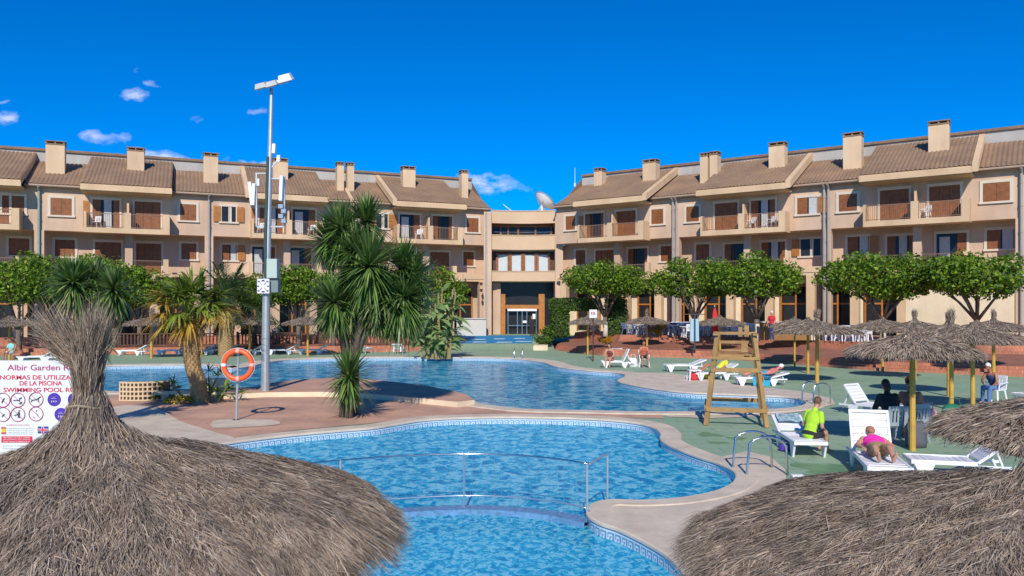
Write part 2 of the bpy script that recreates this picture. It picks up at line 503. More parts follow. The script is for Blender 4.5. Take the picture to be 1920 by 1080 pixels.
A_px = [(150, 692), (190, 686), (300, 684), (380, 684), (425, 690), (470, 686), (505, 678), (560, 673), (700, 670), (860, 670), (960, 672),
        (1015, 678), (1045, 687), (1100, 694), (1155, 698), (1175, 704), (1158, 713), (1185, 721), (1240, 730), (1300, 736), (1400, 740),
        (1480, 744), (1512, 753), (1495, 762), (1430, 768), (1340, 771), (1200, 771), (1100, 769), (1000, 767), (940, 762), (900, 756),
        (878, 747), (850, 737), (791, 726), (704, 716), (633, 711), (560, 715), (505, 722), (479, 729), (419, 733), (300, 733), (200, 733), (140, 720)]
B_px = [(430, 829), (480, 822), (560, 813), (640, 806), (700, 801), (745, 794), (790, 787), (850, 783), (960, 781), (1100, 784), (1180, 790),
        (1222, 799), (1239, 811), (1240, 824), (1265, 838), (1310, 855), (1350, 868), (1378, 884), (1376, 902), (1340, 920), (1270, 933),
        (1200, 937), (1145, 936), (1110, 944), (1102, 962), (1125, 978), (1160, 990), (1210, 1014), (1255, 1042), (1290, 1082), (1325, 1150), (1330, 1260),
        (1150, 1420), (850, 1440), (500, 1400), (380, 1250), (330, 1120), (420, 1030), (500, 985), (430, 960), (360, 915), (350, 862), (385, 838)]
A_in = ccw(smooth_closed([G(x, y, .03).to_2d() for x, y in A_px], 5))
B_in = ccw(smooth_closed([G(x, y, .03).to_2d() for x, y in B_px], 5))

def curve_fill(name, loops, z, mat, kind='structure'):
    cu = bpy.data.curves.new(name, 'CURVE'); cu.dimensions = '2D'; cu.fill_mode = 'BOTH'
    for lp in loops:
        sp = cu.splines.new('POLY'); sp.points.add(len(lp) - 1)
        for i, p in enumerate(lp): sp.points[i].co = (p[0], p[1], 0, 1)
        sp.use_cyclic_u = True
    ob = bpy.data.objects.new('tmp', cu); COL.objects.link(ob)
    dg = bpy.context.evaluated_depsgraph_get()
    me = bpy.data.meshes.new_from_object(ob.evaluated_get(dg))
    bpy.data.objects.remove(ob)
    me.name = name; me.materials.clear(); me.materials.append(mat)
    # make normals face up
    o = bpy.data.objects.new(name, me); COL.objects.link(o)
    o.location = (0, 0, z)
    import bmesh
    bm = bmesh.new(); bm.from_mesh(me)
    for f in bm.faces:
        if f.normal.z < 0: f.normal_flip()
    bm.to_mesh(me); bm.free()
    if kind: o['kind'] = kind
    return o
cw = lambda p: .33 + .022 * max(0, p[1] - 12)
curve_fill('pool_deck', [[(-60, -4), (60, -4), (60, 60), (-60, 60)], offset(A_in, .15), offset(B_in, .15)], 0.0, deck)
gm = MB(); 
for (x0, x1, y0, y1) in [(-2500, -60, -400, 2500), (60, 2500, -400, 2500), (-60, 60, 60, 2500), (-60, 60, -400, -4)]:
    gm.add([(x0, y0, 0), (x1, y0, 0), (x1, y1, 0), (x0, y1, 0)], [(0, 1, 2, 3)])
tag(gm.build('ground', path_m), kind='structure')

def rim(name, inner, w, ztop, mat):
    outer = offset(inner, w); n = len(inner); mb = MB()
    inner2 = offset(inner, -.02)
    vs = [(p[0], p[1], .0) for p in outer] + [(p[0], p[1], ztop - .008) for p in outer] + [(p[0] * .98 + q[0] * .02, p[1] * .98 + q[1] * .02, ztop) for p, q in zip(outer, inner)] \
        + [(p[0], p[1], ztop) for p in inner] + [(p[0], p[1], ztop - .015) for p in inner2] + [(p[0], p[1], ztop - .05) for p in inner2] + [(p[0], p[1], ztop - .05) for p in inner]
    fs = []
    for r in range(6):
        for i in range(n):
            j = (i + 1) % n
            fs.append((r * n + i, r * n + j, (r + 1) * n + j, (r + 1) * n + i))
    mb.add(vs, fs)
    return tag(mb.build(name, mat), kind='structure')
rim('pool_coping', A_in, cw, .035, coping_m)
rim('pool_coping', B_in, cw, .032, coping_m)
def basin(name, inner, zf, zb, mat_floor, unit=.30):
    n = len(inner); me_v = []; 
    mb = MB(); mb.cur = 0
    # tile band
    L = [0.0]
    for i in range(n): L.append(L[-1] + (inner[(i + 1) % n] - inner[i]).length)
    ztop = -.018
    o_uv = []
    for i in range(n):
        p, q = inner[i], inner[(i + 1) % n]
        mb.cur = 0
        mb.add([(p[0], p[1], zb), (q[0], q[1], zb), (q[0], q[1], ztop), (p[0], p[1], ztop)], [(0, 1, 2, 3)])
        o_uv += [(L[i] / unit, 0), (L[i + 1] / unit, 0), (L[i + 1] / unit, 1), (L[i] / unit, 1)]
        mb.cur = 1
        mb.add([(p[0], p[1], zf), (q[0], q[1], zf), (q[0], q[1], zb), (p[0], p[1], zb)], [(0, 1, 2, 3)])
        o_uv += [(0, 0)] * 4
    o = mb.build(name, [key_m, mat_floor])
    uvl = o.data.uv_layers.new(name='UVMap')
    uvl.data.foreach_set('uv', [c for uv in o_uv for c in uv])
    return tag(o, kind='structure')
WZ = -.17
basin('pool_walls', A_in, -1.5, WZ - .05, floor_deep, .20)
basin('pool_walls', B_in, -1.1, WZ - .03, floor_deep, .15)
curve_fill('pool_floor', [A_in], -1.5, floor_deep)
# dividing weir between the near pool and the children's pool
weir_px = [(470, 992), (560, 978), (650, 966), (745, 957), (870, 951), (960, 954), (1040, 963), (1106, 977)]
weir = [G(x, y, -.09) for x, y in weir_px]
wp = []
for i in range(len(weir) - 1):
    p0 = weir[max(i - 1, 0)]; p1 = weir[i]; p2 = weir[i + 1]; p3 = weir[min(i + 2, len(weir) - 1)]
    for k in range(8):
        t = k / 8
        wp.append(0.5 * ((2 * p1) + (p2 - p0) * t + (2 * p0 - 5 * p1 + 4 * p2 - p3) * t * t + (3 * p1 - p0 - 3 * p2 + p3) * t ** 3))
wp.append(weir[-1])
# split pool B outline by depth relative to weir: two floors
def weir_y(x):
    for a, b in zip(wp[:-1], wp[1:]):
        if a.x <= x <= b.x: return a.y + (b.y - a.y) * (x - a.x) / (b.x - a.x)
    return wp[0].y if x < wp[0].x else wp[-1].y
Bn = [p for p in B_in if p[1] > weir_y(p[0]) + .02]
Cn = [p for p in B_in if p[1] < weir_y(p[0]) - .02]
def rot_start(lst, full):
    # keep list contiguous
    idx = [full.index(p) for p in lst]; n = len(full)
    st = 0
    for k in range(len(idx)):
        if (idx[k] - idx[k - 1]) % n != 1: st = k
    return lst[st:] + lst[:st]
Bn = rot_start(Bn, B_in); Cn = rot_start(Cn, B_in)
wl2 = [Vector((p.x, p.y)) for p in wp]
def close_with(lst):
    a, b = lst[-1], lst[0]
    seg = wl2 if (a - wl2[0]).length < (a - wl2[-1]).length else wl2[::-1]
    return lst + seg
Bp, Cp = close_with(Bn), close_with(Cn)
curve_fill('pool_floor', [Bp], -1.1, floor_deep)
curve_fill('pool_floor', [Cp], -.45, floor_kid)
curve_fill('main_pool_water', [A_in], WZ, water_a)
curve_fill('near_pool_water', [Bp], WZ, water_b)
curve_fill('shallow_pool_water', [Cp], WZ, water_c)
mb = MB(); uvs = []; Lc = 0
for i in range(len(wp) - 1):
    p, q = wp[i], wp[i + 1]; t = (q - p).normalized(); nrm = Vector((-t.y, t.x, 0)) * .14
    l = (q - p).length
    quads = [((p - nrm, q - nrm), (-1.05, -.09), 1), ((q + nrm, p + nrm), (-1.05, -.09), 1)]
    for (a, b), (z0, z1), _ in quads:
        mb.add([(a.x, a.y, z1 - .24), (b.x, b.y, z1 - .24), (b.x, b.y, z1), (a.x, a.y, z1)], [(0, 1, 2, 3)])
        uvs += [(Lc / .15, 0), ((Lc + l) / .15, 0), ((Lc + l) / .15, 1), (Lc / .15, 1)]
        mb.add([(a.x, a.y, z0), (b.x, b.y, z0), (b.x, b.y, z1 - .24), (a.x, a.y, z1 - .24)], [(0, 1, 2, 3)])
        uvs += [(0, .4)] * 4
    a, b, c, d = p - nrm, q - nrm, q + nrm, p + nrm
    mb.add([(x.x, x.y, -.09) for x in (a, b, c, d)], [(0, 1, 2, 3)])
    uvs += [(Lc / .15, 0), ((Lc + l) / .15, 0), ((Lc + l) / .15, 1), (Lc / .15, 1)]
    Lc += l
weir_m = M('weir_tiles', (.13, .27, .45), .35, .4, 12, .3, fine=60)
mb.m = [0 if (i % 9) < 0 else m for i, m in enumerate(mb.m)]
wo = mb.build('pool_dividing_wall', [key_m, weir_m])
wo.data.polygons.foreach_set('material_index', [1 for i in range(len(wo.data.polygons))])
uvl = wo.data.uv_layers.new(name='UVMap'); uvl.data.foreach_set('uv', [c for uv in uvs for c in uv])
tag(wo, 'low curved tiled wall with Greek key pattern dividing near pool from shallow pool', 'wall')

def poly(name, px, z, mat, zt=0.0, smooth=3):
    pts = smooth_closed([G(x, y, z).to_2d() for x, y in px], smooth) if smooth else [G(x, y, z).to_2d() for x, y in px]
    return curve_fill(name, [pts], z, mat)
poly('island_paving', [(150, 775), (205, 741), (300, 741), (419, 741), (500, 741), (700, 741), (850, 752), (880, 762), (960, 772), (1100, 774), (1240, 775),
                       (1245, 784), (1160, 783), (1000, 777), (850, 778), (770, 784), (700, 793), (560, 806), (440, 820), (390, 828), (330, 850), (200, 850)], .008, island_m, smooth=0)
poly('beige_paving', [(215, 762), (290, 764), (340, 790), (410, 812), (440, 822), (400, 832), (350, 850), (250, 850), (180, 800)], .014, coping_m)
poly('beige_paving', [(1172, 703), (1185, 698), (1250, 699), (1310, 706), (1400, 723), (1500, 733), (1560, 747), (1566, 758), (1500, 772), (1420, 781), (1330, 784),
                      (1250, 781), (1250, 775), (1340, 775.5), (1430, 772.5), (1497, 766), (1519, 753), (1482, 741), (1400, 736.5), (1300, 732.5), (1240, 727), (1195, 719.5), (1168, 713)], .014, coping_m, smooth=0)
poly('beige_paving', [(1345, 858), (1400, 846), (1445, 856), (1472, 880), (1476, 915), (1440, 950), (1340, 1000), (1345, 1140), (1420, 1300), (1350, 1300), (1341, 1150), (1303, 1080),
                      (1262, 1038), (1215, 1010), (1165, 985), (1130, 975), (1112, 962), (1118, 948), (1148, 940), (1200, 941), (1275, 937), (1345, 924), (1386, 903), (1388, 884)], .014, coping_m, smooth=0)
# raised kerbed platform on the island, cream face
pf = [(415, 749), (500, 745), (600, 744), (680, 747), (760, 754), (858, 764), (890, 760), (874, 749), (850, 742), (791, 730.5), (704, 720), (633, 715.5), (560, 719.5), (508, 726), (483, 733), (419, 738)]
pp = ccw([G(x, y, 0).to_2d() for x, y in pf])
mb = MB(); mb.cur = 0; mb.prism(pp, .0, .17, top=False); mb.cur = 1
mb.add([(p[0], p[1], .17) for p in pp], [tuple(range(len(pp)))])
tag(mb.build('raised_paving', [cream, island_m]), kind='structure')
poly('pole_footing', [(400, 789), (440, 786), (510, 787), (525, 795), (470, 800), (400, 802)], .02, coping_m, smooth=2)

# stepped terraces on the right
def loft(name, base, rows, mats):
    """rows: list of (ox, oy, z, material) - each base vertex is offset"""
    mb = MB(); n = len(base)
    for r in range(len(rows) - 1):
        mb.cur = rows[r][3]
        vs = []
        for rr in (rows[r], rows[r + 1]):
            for i, b in enumerate(base):
                k = rr[4](i) if len(rr) > 4 else 1
                vs.append((b[0] + rr[0] * k, b[1] + rr[1] * k, rr[2]))
        mb.add(vs, [(i, i + 1, n + i + 1, n + i) for i in range(n - 1)])
    return tag(mb.build(name, mats), kind='structure')
baseR = [G(1040, 657).to_2d(), G(1130, 667).to_2d(), G(1240, 670).to_2d(), G(1350, 673).to_2d(), G(1460, 681).to_2d(), G(1560, 689).to_2d(), G(1640, 695).to_2d(), G(1760, 700).to_2d(), G(1915, 707).to_2d(), G(2200, 716).to_2d()]
dx, dy = .3, .95
rows = []
o_ = 0
for (o, z, mi) in [(0, 0, 1), (0, .14, 1), (.34, .14, 1), (.34, .28, 1), (.68, .28, 1), (.68, .42, 0), (6.0, .70, 1), (6.0, .84, 1), (6.34, .84, 1), (6.34, .98, 1), (6.68, .98, 1), (6.68, 1.12, 0), (36, 1.12, 0)]:
    rows.append((o * dx, o * dy, z, mi))
loft('terrace_steps', baseR, rows, [terr_m, riser_m])
b0 = baseR[0]
w = MB()
w.add([(b0[0], b0[1], 0), (b0[0] + 36 * dx, b0[1] + 36 * dy, 0), (b0[0] + 36 * dx, b0[1] + 36 * dy, 1.12), (b0[0] + 6.68 * dx, b0[1] + 6.68 * dy, 1.12), (b0[0] + 6 * dx, b0[1] + 6 * dy, .7), (b0[0] + .68 * dx, b0[1] + .68 * dy, .42)], [(0, 1, 2, 3, 4, 5)])
tag(w.build('terrace_side_wall', riser_m), kind='structure')
# left terraces
baseL = [Vector((-46, 46.5)), Vector((-33, 49.5)), Vector((-20, 52.0)), Vector((-8, 54)), Vector((-5.6, 55.0))]
loft('terrace_steps', baseL, [(0, 0, 0, 1), (0, 0, .2, 1), (0, .35, .2, 1), (0, .35, .42, 0), (0, 3.6, .45, 1), (0, 3.6, 1.0, 1), (0, 3.75, 1.0, 1), (0, 3.75, .98, 0), (0, 30, 1.0, 0)], [terr_m, riser_m])
w = MB(); b0 = baseL[-1]
w.add([(b0[0], b0[1], 0), (b0[0], b0[1] + 30, 0), (b0[0], b0[1] + 30, 1.0), (b0[0], b0[1] + 3.6, 1.0), (b0[0], b0[1] + 3.6, .42), (b0[0], b0[1] + .35, .42), (b0[0], b0[1] + .2, .2), (b0[0], b0[1], .2)], [tuple(range(8))[::-1]])
tag(w.build('terrace_side_wall', riser_m), kind='structure')
# entrance ramp
rm = MB(); rm.cur = 0
rm.add([(-5.5, 56, .004), (3.1, 56, .004), (3.1, 63, .75), (-5.5, 63, .75), (-5.5, 72, .75), (6, 72, .75), (6, 63, .75)], [(0, 1, 2, 3), (3, 2, 6, 5, 4)])
rm.add([(3.1, 56, 0), (3.1, 63, 0), (3.1, 63, .75)], [(0, 1, 2)])
tag(rm.build('entrance_ramp', deck), kind='structure')
bm_ = MB(); zr = lambda y: min(.75, (y - 56) * .75 / 7) + .008
bm_.add([(-5.0, 59.2, zr(59.2)), (1.55, 59.2, zr(59.2)), (1.75, 63, zr(63)), (-5.2, 63, zr(63)), (-5.2, 65.5, .758), (1.75, 65.5, .758)], [(0, 1, 2, 3), (3, 2, 5, 4)])
tag(bm_.build('blue_carpet', blue_mat), kind='structure')
wsm = M('white_paint_marks', (.55, .68, .74), .8, .1, 3, 0)
wm_ = MB()
for (x, y, l) in [(-3.9, 60, .7), (-2.6, 61.3, .6), (-2.5, 59.9, .6), (-.6, 59.8, .7), (-1.0, 61.6, .5), (.9, 60.2, .7), (.6, 61.8, .5), (-4.2, 61.9, .5)]:
    wm_.add([(x - l, y - .22, zr(y - .22) + .004), (x + l * .8, y - .15, zr(y - .15) + .004), (x + l, y + .15, zr(y + .15) + .004), (x - l * .7, y + .2, zr(y + .2) + .004)], [(0, 1, 2, 3)])
tag(wm_.build('carpet_markings', wsm), kind='structure')

# ------------------------------------------------------------------ hotel wings
class Wing:
    def __init__(s, origin, ang, root):
        s.o = Vector(origin); s.a = ang; s.root = root
        s.dx, s.dy = math.cos(ang), math.sin(ang); s.nx, s.ny = -math.sin(ang), math.cos(ang)
    def s_at(s, px, d=0.0):
        t = (px - CX) / F
        return (t * (s.o.y + d * s.ny) - s.o.x - d * s.nx) / (s.dx - t * s.dy)
def bbs(mb, x0, x1, y0, y1, z0, z1):
    mb.bb(x0, x1, y0, y1, z0, z1); return mb
glow = {}
def shutter_leaf(mb, x0, x1, y, z0, z1, th=.035):
    mb.bb(x0, x1, y - th, y, z0, z1)
    w = x1 - x0
    n = max(3, int((z1 - z0) / .13))
    for i in range(n):
        zz = z0 + .07 + (z1 - z0 - .14) * (i + .5) / n
        mb.bb(x0 + .05, x1 - .05, y - th - .012, y - th, zz - .035, zz + .02)
def window(root, x, z, w, h, d, kind='closed', sill=True):
    """surround frame standing proud of the wall plane d, with panes / shutters as sub parts"""
    fw, pr = .17, .07
    mb = MB()
    mb.bb(x - w / 2, x - w / 2 + fw, d - pr, d + .01, z - h / 2, z + h / 2)
    mb.bb(x + w / 2 - fw, x + w / 2, d - pr, d + .01, z - h / 2, z + h / 2)
    mb.bb(x - w / 2 + fw, x + w / 2 - fw, d - pr - .003, d + .01, z + h / 2 - fw, z + h / 2 + .003)
    mb.bb(x - w / 2 - .04, x + w / 2 + .04, d - pr - .06, d + .01, z - h / 2 - .003, z - h / 2 + fw * .7)
    f = mb.build('window', trim, root)
    ix0, ix1, iz0, iz1 = x - w / 2 + fw, x + w / 2 - fw, z - h / 2 + fw * .7, z + h / 2 - fw
    MB().bb(ix0, ix1, d - .012, d, iz0, iz1).build('pane', glass_dark, f)
    m = (ix0 + ix1) / 2
    if kind == 'closed':
        for a, b in ((ix0 + .01, m - .01), (m + .01, ix1 - .01)):
            s = MB(); shutter_leaf(s, a, b, d - .015, iz0 + .01, iz1 - .01); s.build('shutter', wood, f)
    elif kind == 'half':
        s = MB(); shutter_leaf(s, ix0 + .01, m, d - .015, iz0 + .01, iz1 - .01); s.build('shutter', wood, f)
        c = MB(); c.bb(m + .1, ix1 - .05, d - .02, d - .014, iz0, iz1); c.build('curtain', curtain, f)
        s = MB(); shutter_leaf(s, x + w / 2 - .1, x + w / 2 + .45, d - pr - .04, iz0 + .01, iz1 - .01); s.build('shutter', wood_orange, f)
    elif kind == 'open':
        for a, b in ((x - w / 2 - .42, x - w / 2 + .1), (x + w / 2 - .1, x + w / 2 + .42)):
            s = MB(); shutter_leaf(s, a, b, d - pr - .02, iz0, iz1); s.build('shutter', wood_orange, f)
        c = MB(); c.bb(m - .03, m + .03, d - .04, d - .013, iz0, iz1); c.bb(m + .05, m + .2, d - .02, d - .014, iz0, iz1); c.build('window_frame', trim, f)
    return f
def balcony_door(root, x, z0, w, h, d, kind='closed'):
    fw, pr = .14, .08
    mb = MB()
    for a, b in ((x - w / 2, x - w / 2 + fw), (x + w / 2 - fw, x + w / 2)):
        mb.bb(a, b, d - pr, d + .01, z0, z0 + h)
    mb.bb(x - w / 2 - .02, x + w / 2 + .02, d - pr - .03, d + .01, z0 + h - fw, z0 + h + .05)
    f = mb.build('balcony_door', trim, root)
    a, b, c, e = x - w / 2 + fw, x + w / 2 - fw, z0 + .02, z0 + h - fw
    MB().bb(a, b, d - .012, d, c, e).build('pane', glass_dark, f)
    L = b - a
    def sh(p, q, mt=wood, off=.015):
        s = MB(); shutter_leaf(s, p, q, d - off, c, e); s.build('shutter', mt, f)
    if kind == 'closed':
        for i in range(3): sh(a + L * i / 3 + .01, a + L * (i + 1) / 3 - .01)
    elif kind == 'curtain':
        sh(a, a + L * .3); sh(b - L * .22, b)
        s = MB(); s.bb(a + L * .42, a + L * .7, d - .022, d - .014, c, e); s.build('curtain', curtain, f)
    elif kind == 'dark':
        sh(a, a + L * .28); sh(b - L * .15, b)
        s = MB(); s.bb(a + L * .34, a + L * .42, d - .03, d - .013, c, e); s.build('door_frame', dark_brown, f)
    elif kind == 'glass':
        s = MB(); s.bb(a + L * .1, a + L * .45, d - .022, d - .014, c, e - .2); s.build('curtain', curtain, f)
        sh(b - L * .3, b)
    return f
def railing(root, x0, x1, d, z, h=1.0, posts=True, returns=None):
    mb = MB()
    mb.bb(x0, x1, d - .025, d + .025, z + h - .05, z + h)
    mb.bb(x0, x1, d - .02, d + .02, z + .06, z + .10)
    n = max(2, int((x1 - x0) / .13))
    for i in range(n + 1):
        xx = x0 + .012 + (x1 - x0 - .024) * i / n
        mb.bb(xx - .011, xx + .011, d - .010, d + .010, z + .10, z + h - .05)
    return mb.build('railing', rail_m, root)
def roof_panel(root, x0, x1, d0, z0, d1, z1, th=.16, name='roof', skew0=0, skew1=0):
    """corrugated pan tile slope between eave (d0,z0) and top (d1,z1)"""
    pitch = .26; per = 5
    n = max(4, int((x1 - x0) / pitch)) * per
    m = 10
    V = []; Fq = []
    L = math.hypot(d1 - d0, z1 - z0); ux, uz = (d1 - d0) / L, (z1 - z0) / L
    nx, nz = -uz, ux
    rs = np.random.default_rng(int(abs(x0 * 17 + z0 * 5)) + 3)
    for j in range(m + 1):
        t = j / m
        for i in range(n + 1):
            a = x0 + (x1 - x0) * i / n
            ph = (i % per) / per
            hgt = .06 * abs(math.sin(PI * (i / per))) 
            hgt += .012 * math.sin(a * 1.7 + t * 5)
            V.append((a + 0, d0 + ux * L * t + nx * hgt, z0 + uz * L * t + nz * hgt))
    for j in range(m):
        for i in range(n):
            p = j * (n + 1) + i
            Fq.append((p, p + 1, p + n + 2, p + n + 1))
    o = npmesh(name, np.array(V), np.array(Fq), tiles, root)
    # slab under the tiles, closes the sides
    b = MB()
    vs = []
    for x in (x0 + .01, x1 - .01):
        vs += [(x, d0 + .03, z0 - th), (x, d1, z1 - th), (x, d1, z1 - .005), (x, d0 + .03, z0 - .005)]
    b.add(vs, [(0, 1, 2, 3), (7, 6, 5, 4), (0, 3, 7, 4), (1, 5, 6, 2), (0, 4, 5, 1), (3, 2, 6, 7)])
    b.build('roof_slab', stucco_light, root)
    return o
def chimney(root, x, d, w, z0, z1):
    mb = MB(); mb.bb(x - w / 2, x + w / 2, d - .4, d + .4, z0, z1 - .28)
    c = mb.build('chimney', chim_m, root)
    k = MB()
    k.bb(x - w / 2 - .04, x + w / 2 + .04, d - .44, d + .44, z1 - .28, z1 - .20)
    n = max(2, int(w / .5))
    for i in range(n + 1):
        xx = x - w / 2 + .05 + (w - .1) * i / n
        for dd in (-.36, .36): k.bb(xx - .05, xx + .05, d + dd - .04, d + dd + .04, z1 - .20, z1 - .06)
    k.bb(x - w / 2 - .05, x + w / 2 + .05, d - .45, d + .45, z1 - .06, z1)
    k.build('chimney_cap', tiles, c)
def roofline(d): return 11.62 + .49 * (d + .4)

ZU0, ZU1 = 8.5, 11.55      # upper storey
REC = 1.6                  # recess of the storeys below
def wing(W, px0, px1, bays, uppers, mids, chims, pipes, ground_base, open_ground, base_cols, parapets, endcap):
    r = W.root; S = W.s_at
    x0, x1 = S(px0), S(px1)
    DEP = 10.0
    # walls
    MB().bb(x0, x1, 0, DEP, ZU0, ZU1).build('upper_wall', stucco, r)
    ea, eb = (0, .9) if px0 < 500 else (.9, 0)
    MB().bb(x0 - ea, x1 + eb, REC, DEP - .02, 5.55, ZU0 - .003).build('middle_wall', stucco, r)
    MB().bb(x0 - ea, x1 + eb, REC + .3, DEP - .04, ground_base - .6, 5.35).build('ground_floor_wall', stucco if px0 < 500 else cream, r)
    MB().bb(x0, x1, .05, DEP - .03, 5.35, 5.547).build('terrace_slab', stucco_light, r)
    # bays
    edges = []
    for bi, (pa, pb, kinds, doors, solid) in enumerate(bays):
        a, b = S(pa, -1.3), S(pb, -1.3)
        edges.append((a, b))
        s = MB(); s.bb(a, b, -1.3, .0, 8.36, 8.72)
        bal = s.build('balcony', stucco_light, r)
        mid = (a + b) / 2
        MB().bb(a, a + .16, -1.3, -.002, 8.72, 9.82).build('parapet', stucco_light, bal)
        MB().bb(b - (.45 if solid == 'R' else .16), b, -1.302, -.003, 8.72, 9.82).build('parapet', stucco_light, bal)
        p = MB()
        if solid == 'L': p.bb(a + .16, a + .45, -1.302, -.9, 8.72, 9.82)
        p.bb(mid - .22, mid + .22, -1.3, -.85, 8.72, 9.83)
        p.bb(mid - .07, mid + .07, -.85, -.002, 8.72, 10.6)
        p.build('partition_wall', stucco_light, bal)
        e0 = a + (.45 if solid == 'L' else .16); e1 = b - (.45 if solid == 'R' else .16)
        railing(bal, e0, mid - .22, -1.27, 8.72, 1.02)
        railing(bal, mid + .22, e1, -1.27, 8.72, 1.02)
        for (dpx, kd) in zip(doors, kinds):
            balcony_door(r, S(dpx), 8.72, 2.0, 2.25, 0.0, kd)
            if kd != 'closed':
                f = MB(); shutter_leaf(f, S(dpx) - 1.45, S(dpx) - 1.02, -.03, 8.8, 10.7); f.build('shutter', wood_orange, r)
    # eave fascia, gutter of the main roof
    allx = sorted(edges)
    cuts = [x0] + [v for e in allx for v in (e[0] - .15, e[1] + .15)] + [x1]
    segs = [(cuts[i], cuts[i + 1]) for i in range(0, len(cuts), 2) if cuts[i + 1] - cuts[i] > .2]
    for a, b in segs:
        roof_panel(r, a, b, -.42, 11.68, 4.4, 14.0)
        g = MB(); g.tube([(a, -.46, 11.58), (b, -.46, 11.58)], .075, 8); g.bb(a, b, -.36, 0.0, 11.45, 11.55)
        g.build('gutter', gutter_m, r)
    for a, b in [(e[0] - .15, e[1] + .15) for e in allx]:
        roof_panel(r, a, b, -1.75, 11.70, 4.95, 14.85, .42)
        g = MB(); g.bb(a - .02, b + .02, -1.78, -1.5, 11.27, 11.62); g.bb(a, b, -1.5, .0, 11.22, 11.33); g.build('bay_eave', stucco_light, r)
        v = MB(); v.add([(a + .02, 0, 11.3), (a + .02, 4.9, 13.5), (a + .02, 4.9, 14.7), (a + .02, 0, 12.2)], [(0, 1, 2, 3)])
        v.build('gable_side', stucco, r); v = MB()
        v.add([(b - .02, 0, 11.3), (b - .02, 4.9, 13.5), (b - .02, 4.9, 14.7), (b - .02, 0, 12.2)], [(0, 1, 2, 3)])
        v.build('gable_side', stucco, r)
    for side, bi in parapets:
        if side == 'P':
            xx = S(bi, -.3)
            d0, d1 = -.45, 4.4; za, zb = 11.75, 14.15; wd = .14
        else:
            a, b = allx[bi]
            xx = (a - .32) if side == 'L' else (b + .32)
            d0, d1 = -1.8, 5.0; za, zb = 11.8, 15.0; wd = .17
        v = MB(); vs = []
        for x in (xx - wd, xx + wd):
            vs += [(x, d0, za - .5), (x, d1, zb - .55), (x, d1, zb), (x, d0, za)]
        v.add(vs, [(3, 2, 1, 0), (4, 5, 6, 7), (4, 7, 3, 0), (1, 2, 6, 5), (0, 1, 5, 4), (7, 6, 2, 3)])
        v.build('roof_parapet', stucco_light, r)
    # clerestory band, ridge and back slope
    MB().bb(x0, x1, 4.45, 4.7, 13.6, 14.82).build('ridge_wall', band_w, r)
    MB().bb(x0, x1, 4.3, 5.1, 14.82, 15.0).build('ridge_cap', tiles, r)
    v = MB(); v.add([(x0, 5.1, 14.95), (x1, 5.1, 14.95), (x1, 10.4, 11.5), (x0, 10.4, 11.5)], [(0, 1, 2, 3)])
    v.add([(x0, 10.0, 11.4), (x0, 0, 11.4), (x0, 4.6, 14.8)], [(0, 1, 2)]); v.add([(x1, 10.0, 11.4), (x1, 0, 11.4), (x1, 4.6, 14.8)], [(2, 1, 0)])
    v.build('back_roof', tiles, r)
    # the hipped end next to the entrance
    for (px, w, top) in chims:
        x = S(px, 2.2); Yd = W.o.y + x * W.dy + 2.2 * W.ny
        chimney(r, x, 2.2, w, 12.4, H + (HY - top) * Yd / F)
    for px, wd, h, k in uppers:
        window(r, S(px), 10.22, wd, h, 0.0, k)
    for px, wd, k in mids:
        if k.startswith('door'):
            x = S(px, REC); balcony_door(r, x, 5.75, 2.0, 2.3, REC, k[5:])
        else:
            window(r, S(px, REC), 7.42, wd, 1.5, REC, k)
    for (a, b) in [(e[0] + .1, e[1] - .1) for e in allx]:
        m = (a + b) / 2
        railing(r, a + .1, m - .25, .1, 5.55, 1.0); railing(r, m + .25, b - .35, .1, 5.55, 1.0)
        c = MB(); c.bb(m - .25, m + .25, -.02, .45, 5.547, 8.497); c.build('column', stucco, r)
        MB().bb(b - .35, b, -.02, .4, 5.547, 6.65).build('parapet', stucco_light, r); MB().bb(a - .15, a + .1, -.02, .4, 5.547, 6.65).build('parapet', stucco_light, r)
    # low parapet in front of the middle windows between bays
    for a, b in segs:
        p = MB(); p.bb(a + .35, b - .35, .0, .2, 5.549, 5.95); p.build('parapet', stucco_light, r)
    for px, two in pipes:
        x = S(px, -.15)
        c = MB(); c.bb(x - .3, x + .3, -.06, .5, ground_base - .6, ZU0 - .004); c.build('column', stucco, r)
        for off in ((-.14, .14) if two else (0,)):
            q = MB(); q.tube([(x + off, -.46, 11.5), (x + off, -.17, 11.2), (x + off, -.17, ground_base - .5)], .085, 8)
            for zz in (10.6, 9.2, 7.6, 6.2): q.cyl((x + off, -.17, zz), (x + off, -.17, zz + .08), .105)
            q.build('downpipe', pipe_g if px < 100 else pipe_m, r)
    # ground floor: columns, orange frames, dark glazing
    xa, xb = S(open_ground[0]), S(open_ground[1])
    n = max(1, round((xb - xa) / 2.85)); st = (xb - xa) / n
    for i in range(n + 1):
        x = xa + st * i
        c = MB(); c.bb(x - .28, x + .28, .0, .55, ground_base - .6, 5.348); c.build('column', stucco if px0 < 500 else stucco_light, r)
    for i in range(n):
        x = xa + st * i
        g = MB(); g.bb(x + .3, x + st - .3, REC + .22, REC + .298, ground_base, 4.7); gl_ = g.build('shop_window', glass_dark, r)
        f = MB()
        for u in (x + .3, x + st * .5 - .06, x + st - .42): f.bb(u, u + .12, REC + .15, REC + .219, ground_base, 4.7)
        f.bb(x + .3, x + st - .3, REC + .16, REC + .2195, 3.3, 3.42); f.bb(x + .3, x + st - .3, REC + .14, REC + .2197, 4.6, 4.8)
        f.build('window_frame', wood_orange, gl_)

